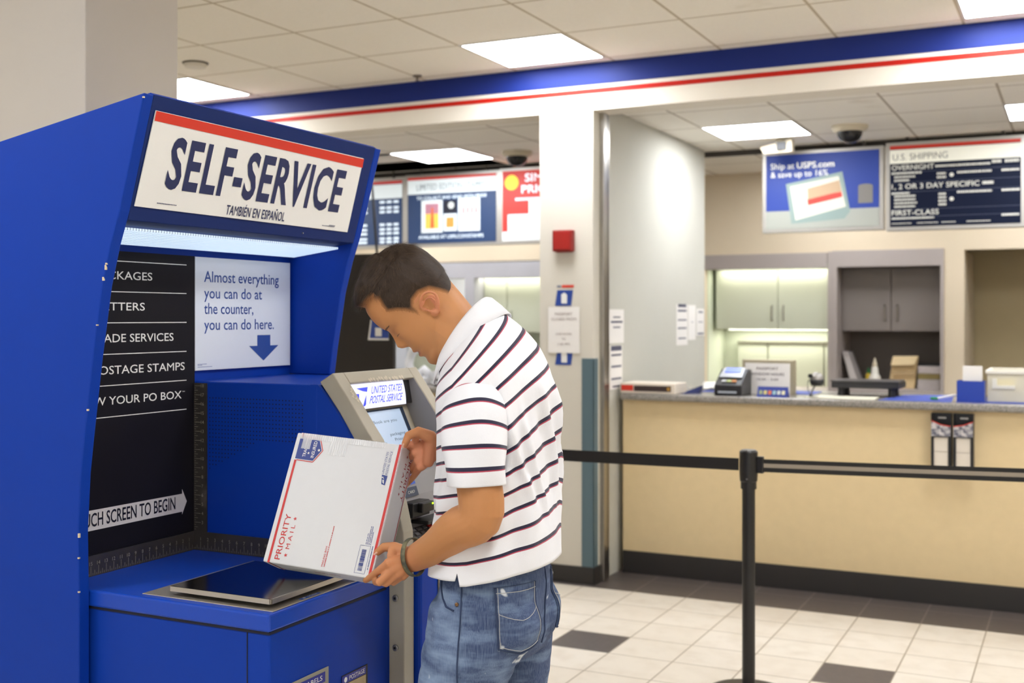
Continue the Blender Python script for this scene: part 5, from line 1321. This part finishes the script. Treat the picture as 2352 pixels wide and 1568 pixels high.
MB().lathe([(.001, 0), (.022, 0), (.022, .1), (.012, .12)], n=16).build('bottle', M('bottle_yellow', (206, 176, 40), .4), t_); MB().lathe([(.012, .118), (.014, .12), (.010, .16), (.001, .162)], n=16).build('cap', M('bottle_green', (30, 110, 60), .4), t_)
t_ = thing('padded_envelope', 'tan kraft envelope propped up in the dark niche', 'envelope', (-1.33, 10.06, zb))
kraft = M('kraft_paper', (206, 180, 134), .7, var=.08, scale=20)
MB().prism([(-.11, .0, 0), (.10, .0, 0), (.125, .05, .27), (-.075, .05, .265)], (0, .03, 0)).build('envelope', kraft, t_, bevel=.003); MB().prism([(-.09, -.004, .19), (.10, -.004, .2), (.124, .044, .272), (-.076, .044, .267)], (0, .004, 0)).build('flap', M('kraft_light', (216, 192, 148), .7), t_)
MB().prism([(-.085, -.012, .12), (.1, -.012, .125), (.1, -.006, .15), (-.08, -.006, .145)], (0, .006, 0)).build('fold', M('kraft_shadow', (170, 144, 102), .7), t_)  # shade of the fold, painted as a strip of darker kraft
MB().box(-.075, .0, -.03, -.005, .0, .065).build('sticker', M('orange_print', (186, 104, 52), .6), t_)
for k, (zc, hh, cl, lab) in enumerate([(zb, .08, (176, 168, 166), 'lower stack of grey paper in the dark niche'), (zb + .082, .045, (140, 124, 76), 'olive bundle lying on the paper stack in the dark niche'), (zb + .129, .06, (196, 186, 184), 'upper pale paper stack in the dark niche')]):
    MB_ = MB().box(-1.20, -1.03, 10.02 + .01 * k, 10.3, zc, zc + hh).build('paper_stack', M('stack_%d' % k, cl, .7, var=.1, scale=30), None, bevel=.003); tag(MB_, lab, 'paper')
tag(MB().box(-1.22, -1.03, 10.1, 10.38, zb + .19, zb + .205).build('clipboard', blackp, None), 'black clipboard on top of the paper stack in the dark niche', 'clipboard')
# ------------------------------------------------------------------ things on the front counter
zc = 1.0905
t_ = thing('boxed_book', 'white flat box with red and dark brown label by the column', 'box', (-2.33, 6.68, zc))
MB().box(-.172, .172, -.11, .13, 0, .062).build('box', M('book_white', (228, 216, 198), .5), t_, bevel=.004)
MB().box(-.165, -.088, -.1115, -.11, .016, .050).build('red_label', kred, t_); MB().box(-.083, .15, -.1115, -.11, .014, .048).build('brown_label', M('label_brown', (58, 42, 38), .5), t_); MB().disc((.135, -.112, .031), X, Z, .011, 14).build('gold_emblem', M('emblem_gold', (176, 130, 50), .4), t_)
for (x, y, lx, ly, rot, lab) in [(-2.02, 7.12, .13, .1, .2, 'crumpled white paper behind the white book box'), (-1.72, 7.2, .12, .08, -.3, 'white paper sheets curled up behind the framed notice')]:
    m_ = MB(); g_ = []
    for i in range(9):
        row = []
        for j in range(9):
            u, v = i / 8 - .5, j / 8 - .5; row.append((u * lx * 2, v * ly * 2, .012 + .05 * max(0, v + .1) + .03 * abs(noise.noise(Vector((u * 4 + x, v * 4, rot))))))
        g_.append(row)
    o_ = m_.loft(g_, closed=False).build('loose_paper', paper, None, smooth=True); o_.location = (x, y, zc); o_.rotation_euler = (0, 0, rot); tag(o_, lab, 'paper')
    so = o_.modifiers.new('thickness', 'SOLIDIFY'); so.thickness = .001
tg_ = MB().prism([(0, -.06, 0), (.09, .02, .0), (.10, .03, .045)], (.0, .05, 0)).build('blue_leaflet', M('leaflet_navy', (56, 66, 120), .5), None); tg_.location = (-2.15, 6.72, zc); tag(tg_, 'dark blue leaflet sticking out beside the white book box', 'leaflet')
t_ = thing('card_terminal', 'black card payment terminal with lit blue screen on the counter', 'card reader', (-1.845, 6.72, zc))
MB().prism([(-.085, -.11, 0), (-.085, .12, 0), (-.085, .12, .145), (-.085, .05, .15), (-.085, -.11, .06)], (.165, 0, 0)).build('body', M('terminal_black', (34, 33, 35), .35), t_, bevel=.006)
MB().prism([(-.07, -.045, .102), (.065, -.045, .102), (.06, .05, .153), (-.065, .05, .153)], Vector((0, -.45, .85)) * .006).build('bezel', M('terminal_silver', (166, 168, 172), .35, .5), t_)
MB().prism([(-.05, -.005, .131), (.048, -.005, .131), (.046, .042, .155), (-.048, .042, .155)], Vector((0, -.45, .85)) * .003).build('screen', M('terminal_screen', (92, 110, 214), .3, emit=.6, ecol=lin((96, 116, 220))), t_)
for k in range(3): MB().prism([(-.045 + k * .03, -.085, .079), (-.02 + k * .03, -.085, .079), (-.02 + k * .03, -.068, .088), (-.045 + k * .03, -.068, .088)], Vector((0, -.45, .85)) * .004).build('key', M('tkey_%d' % k, [(190, 190, 190), (180, 190, 120), (200, 130, 60)][k], .5), t_)
MB().box(-.06, .05, -.114, -.108, .015, .026).build('card_slot', M('slot_pale', (176, 182, 190), .3), t_)
t_ = thing('framed_notice', 'framed white PASSPORT WINDOW HOURS notice standing on the counter', 'sign', (-1.665, 6.84, zc))
MB().box(-.157, .157, 0, .045, 0, .205).build('frame', M('frame_champagne', (178, 168, 142), .4, .4), t_, bevel=.004); MB().box(-.138, .130, -.002, 0, .0, .185).build('sheet', paper, t_)
m_ = MB()
for st, z, cp_, wd in [('PASSPORT', .145, .016, .13), ('WINDOW HOURS', .112, .016, .20), ('10:00 - 3:00', .082, .013, .13)]: m_.text(st, Vector((-.004, -.0035, z)), X, Z, cp_, wd, .004, 'c')
m_.build('lettering', M('frame_ink', (110, 96, 98), .6), t_)
t_ = thing('tent_card', 'small blue tent card with coloured payment marks before the framed notice', 'card', (-1.585, 6.645, zc))
MB().prism([(-.092, -.03, 0), (-.092, .03, 0), (-.092, .0, .058)], (.175, 0, 0)).build('card', M('tent_blue', (36, 56, 142), .4), t_)
for k, cl in enumerate([(150, 160, 120), (206, 190, 120), (220, 110, 60), (150, 190, 200), (200, 206, 200), (220, 214, 180)]):
    a = -.08 + k * .026; MB().prism([(a, -.0235, .014), (a + .018, -.0235, .014), (a + .018, -.0125, .035), (a, -.0125, .035)], (0, -.0012, .0006)).build('mark', M('mark_%d' % k, cl, .5), t_)
t_ = thing('desk_webcam', 'round black and silver webcam on a thin stand', 'webcam', (-1.365, 6.68, zc))
MB().lathe([(.001, 0), (.028, 0), (.026, .006), (.001, .008)], n=24).build('base', blackp, t_)
MB().tube([(-.015, 0, .006), (-.012, 0, .03), (.0, 0, .055), (.012, 0, .075)], .0045, 8).build('stem', M('stem_grey', (90, 88, 86), .4), t_); MB().tube([(-.018, 0, .005), (-.034, 0, .05), (-.032, 0, .09), (-.012, -.01, .115)], .0022, 6).build('cord', blackp, t_)
MB().lathe([(.001, -.03), (.028, -.029), (.036, -.015), (.038, .0), (.036, .02), (.022, .038), (.001, .042)], (.018, 0, .103), 24).build('head', M('webcam_silver', (168, 164, 158), .3, .5), t_, smooth=True)
MB().lathe([(.001, -.034), (.03, -.032), (.039, -.015), (.040, .004), (.034, .004), (.001, .0)], (.018, 0, .1), 24).build('lower_shell', blackp, t_, smooth=True)
MB().lathe([(.001, -.018), (.012, -.018), (.012, .0), (.001, .0)], (-.012, -.025, .125), 18, 'y').build('lens', blackp, t_)
t_ = thing('flat_scale', 'wide flat black scale tray raised on feet on the counter', 'scale', (-1.105, 6.95, zc))
MB().prism([(-.19, -.12, .05), (.185, -.12, .05), (.195, .12, .05), (-.19, .12, .05)], (0, 0, .035)).build('tray', M('tray_black', (40, 39, 40), .45), t_, bevel=.006); MB().box(-.195, .19, -.125, .12, .085, .094).build('plate', M('tray_top', (76, 74, 74), .3), t_, bevel=.003)
for fx, fy in ((-.14, -.08), (.14, -.08), (.14, .08), (-.14, .08)): MB().lathe([(.001, 0), (.022, 0), (.018, .05), (.001, .05)], (fx, fy, 0), 14).build('foot', blackp, t_)
m_ = MB().prism([(-1.40, 6.62, zc), (-1.02, 6.615, zc), (-1.03, 6.86, zc), (-1.36, 6.86, zc)], (0, 0, .004)); tag(m_.build('paper_pad', M('pad_cream', (226, 222, 200), .6), None), 'large cream paper pad lying in front of the black scale tray', 'paper')
tag(MB().box(-2.1, -1.42, 6.9, 7.2, zc, zc + .003).build('desk_mat', M('mat_blue', (62, 82, 168), .5), None), 'blue desk mat under the card terminal and framed notice', 'mat')
tag(MB().prism([(-1.0, 6.62, zc), (-.62, 6.625, zc), (-.66, 7.2, zc), (-.92, 7.1, zc)], (0, 0, .003)).build('desk_mat', M('mat_blue'), None), 'blue desk mat to the right of the cream paper pad', 'mat')
tag(MB().box(-.6, .9, 6.65, 7.1, zc, zc + .003).build('desk_mat', M('mat_blue'), None), 'blue desk mat beneath the blue box and white tote', 'mat')
t_ = thing('card_holder', 'bright blue box holding upright white cards', 'box', (-.528, 6.72, zc + .003))
hb2 = MB(); hb2.box(-.07, .07, -.05, -.046, 0, .112).box(-.07, .07, .046, .05, 0, .112).box(-.07, -.066, -.046, .046, 0, .112).box(.066, .07, -.046, .046, 0, .112).box(-.066, .066, -.046, .046, 0, .004)
hb2.build('box', M('holder_blue', (26, 60, 160), .3), t_, bevel=.001); MB().box(-.042, .055, -.02, .02, .004, .19).build('cards', paper, t_)
t_ = thing('mail_tote', 'white plastic mail tote with a cut handle hole at the right edge', 'tote', (-.05, 6.95, zc + .003))
pl_ = M('tote_plastic', (216, 208, 182), .55); m_ = MB()
m_.box(-.40, -.352, -.19, -.184, 0, .15).box(-.262, .42, -.19, -.184, 0, .15).box(-.352, -.262, -.19, -.184, 0, .088).box(-.352, -.262, -.19, -.184, .122, .15)
m_.box(-.40, .42, .18, .186, 0, .15).box(-.40, -.394, -.184, .18, 0, .15).box(.414, .42, -.184, .18, 0, .15).box(-.394, .414, -.184, .18, 0, .005); m_.build('tub', pl_, t_)
m_ = MB(); m_.box(-.41, .43, -.198, -.184, .15, .168).box(-.41, .43, .18, .194, .15, .168).box(-.41, -.396, -.184, .18, .15, .168).box(.416, .43, -.184, .18, .15, .168); m_.build('rim', M('tote_rim', (232, 228, 214), .5), t_, bevel=.002)
m_ = MB(); m_.box(-.375, -.352, -.196, -.19, .07, .125).box(-.352, -.262, -.196, -.19, .07, .088); m_.build('handle_lip', M('tote_rim'), t_)
t_ = thing('marker_pen', 'green and white marker leaning by the blue card box', 'pen', (-.68, 6.74, zc + .003))
MB().tube([(-.03, 0, .007), (.07, 0, .03)], .006, 10, True).build('barrel', paper, t_); MB().tube([(-.055, 0, .008), (-.025, 0, .008)], .0075, 10, True).build('cap', M('marker_green', (50, 140, 80), .4), t_)
# brochure holders under the counter
for k, (x, lab) in enumerate([(-.664, 'left of the two black leaflet dispensers hanging under the counter edge'), (-.553, 'right of the two black leaflet dispensers hanging under the counter edge')]):
    t_ = thing('leaflet_dispenser', lab, 'dispenser', (x, 6.5985, .745), 0, 'leaflet dispensers on the tan counter'); m_ = MB()
    m_.box(-.05, .05, -.008, 0, 0, .29).box(-.05, -.046, -.07, -.008, 0, .29).box(.046, .05, -.07, -.008, 0, .29).box(-.046, .046, -.07, -.008, 0, .004); m_.box(-.046, -.036, -.072, -.066, 0, .17).box(.036, .046, -.072, -.066, 0, .17)
    m_.build('rack', blackp, t_); MB().box(-.036, .036, -.066, -.012, .004, .085).build('leaflets', M('leaflets_cream', (222, 212, 196), .6), t_, bevel=.002); MB().box(-.036, .036, -.066, -.012, .087, .162).build('leaflets', M('leaflets_cream'), t_, bevel=.002)
    lbm = M('dispenser_print', None, .5); tn = NT(lbm); n_ = tn.noise(60, 3, tn.obj()); tn.l.new(tn.mix(tn.ramp(n_, .4, .62), c4((92, 92, 104)), c4((206, 200, 198))), bsdf(lbm).inputs['Base Color'])
    lp = MB().prism([(-.049, -.074, .17), (.049, -.074, .17), (.049, -.074, .252 if k else .225), (.0, -.074, .232), (-.049, -.074, .225 if k else .252)], (0, .002, 0)).build('printed_front', lbm, t_)
    MB().tube([(-.049, -.0745, .225 if k else .252), (0, -.0745, .232), (.049, -.0745, .252 if k else .225)], .002, 6).build('red_edge', kred, lp)
    MB().box(-.02, .02, -.012, -.008, .26, .268).build('hook', silver, t_)
# ------------------------------------------------------------------ queue barrier
bm2 = M('stanchion_black', (25, 23, 22), .35, var=.05)
t_ = thing('stanchion', 'black queue barrier post with striped belt running right', 'barrier post', (-1.215, 4.661, 0)); t_.scale = (1, 1, 1.011)
MB().lathe([(.001, 0), (.175, 0), (.175, .012), (.165, .02), (.06, .026), (.030, .036), (.001, .036)], n=40).build('base', bm2, t_)
MB().lathe([(.001, .03), (.0262, .03), (.0262, .86), (.001, .86)], n=32).build('pole', bm2, t_, smooth=False)
MB().lathe([(.001, .84), (.032, .84), (.032, .868), (.0355, .872), (.037, .90), (.037, .988), (.034, .993), (.001, .994)], n=32).build('head', bm2, t_)
MB().lathe([(.001, .9935), (.031, .9935), (.029, .997), (.001, .998)], n=28).build('cap', M('cap_grey', (96, 94, 92), .3), t_)
MB().box(.034, .062, -.012, .012, .905, .972).build('belt_clip', bm2, t_, bevel=.003); MB().lathe([(.004, 0), (.003, -.003)], (.002, -.0355, .882), 10, 'y').build('screw', silver, t_)
def belt(p, q, z0, z1, h, m_, sag=.01, a=0, b2=1):
    rows = []
    for k in range(25):
        u = k / 24; x, y = p[0] + (q[0] - p[0]) * u, p[1] + (q[1] - p[1]) * u; zz = z0 + (z1 - z0) * u - sag * math.sin(math.pi * u)
        rows.append([(x, y - .001, zz + h * a - h / 2), (x, y - .001, zz + h * b2 - h / 2), (x, y + .001, zz + h * b2 - h / 2), (x, y + .001, zz + h * a - h / 2)])
    return m_.loft(rows)
bb = belt((.06, 0), (2.4, .47), .936, .936, .052, MB(), .005).build('belt', M('belt_black', (28, 25, 24), .8), t_)
gb_ = MB(); rows = []
for k in range(25):
    u = k / 24; x, y = .06 + 2.34 * u, -.0022 + .47 * u; zz = .936 - .005 * math.sin(math.pi * u); rows.append([(x, y, zz - .0075), (x, y, zz + .009)])
gb_.loft(rows, closed=False).build('belt_stripe', M('belt_grey', (146, 134, 118), .6), bb, label='pale grey centre stripe')
b2_ = belt((-1.256, 4.661), (-3.6, 4.67), .946, .946, .050, MB(), .005).build('queue_belt', M('belt_black'), None)
tag(b2_, 'plain black queue belt stretching left from the post, behind the person', 'belt')
# second post that holds the far end of the belt, hidden behind the person
# ------------------------------------------------------------------ black board in the left bay
t_ = thing('display_board', 'tall black display board behind the kiosk and the person\'s face', 'board', (-3.85, 5.52, 0))
MB().box(-.40, .40, -.015, .015, .06, 1.908).build('panel', M('board_black', (34, 29, 26), .7), t_, bevel=.003)
MB().box(-.40, -.34, -.2, .2, 0, .06).box(.34, .40, -.2, .2, 0, .06).build('foot', blackp, t_)
lb_ = MB().prism([(.232, -.0165, 1.42), (.37, -.0165, 1.42), (.37, -.0165, 1.535), (.25, -.0165, 1.535)], (0, .001, 0)).build('board_sticker', white_ink, t_)
MB().prism([(.245, -.0175, 1.431), (.37, -.0175, 1.431), (.37, -.0175, 1.535), (.258, -.0175, 1.535)], (0, .0005, 0)).build('blue_field', stick_blue, lb_); MB().box(.282, .325, -.0185, -.0178, 1.442, 1.49).build('white_mark', white_ink, lb_)
# pale things on the left bay worktop
white_p = M('white_plastic', (224, 224, 226), .4)
t_ = thing('desk_phone', 'white rounded desk telephone on the left bay worktop, under the chin', 'telephone', (-4.09, 6.85, zc))
MB().prism([(-.09, -.1, 0), (.1, -.1, 0), (.1, .1, 0), (-.09, .1, 0)], (0, 0, .05)).build('body', white_p, t_, bevel=.01); MB().tube([(-.06, 0, .07), (-.075, 0, .14), (-.05, 0, .21), (-.02, -.02, .235)], [.035, .03, .03, .036], 14, True).build('handset', M('white_plastic'), t_, smooth=True); MB().tube([(.0, 0, .06), (.05, 0, .10), (.08, 0, .07)], .03, 12, True).build('cradle', white_p, t_, smooth=True)
t_ = thing('white_tray', 'stacked white tray on the left bay worktop beside the console', 'tray', (-3.72, 6.78, zc))
for k in range(2): MB().box(-.16, .2, -.12, .12, .012 + k * .035, .03 + k * .035).build('shelf', white_p, t_, bevel=.003)
MB().box(-.16, -.15, -.1, .1, 0, .1).box(.19, .2, -.1, .1, 0, .1).build('side', white_p, t_)
t_ = thing('monitor', 'pale computer monitor back on the left bay worktop', 'monitor', (-4.45, 7.05, zc))
MB().box(-.2, .14, 0, .04, .09, .36).build('screen_back', M('monitor_grey', (206, 210, 218), .4), t_, bevel=.006); MB().box(-.05, .0, .005, .035, .02, .1).build('neck', white_p, t_); MB().box(-.12, .07, -.06, .1, 0, .02).build('base', white_p, t_, bevel=.004)

for s in SIGNS: rebase(s, s.location.copy())
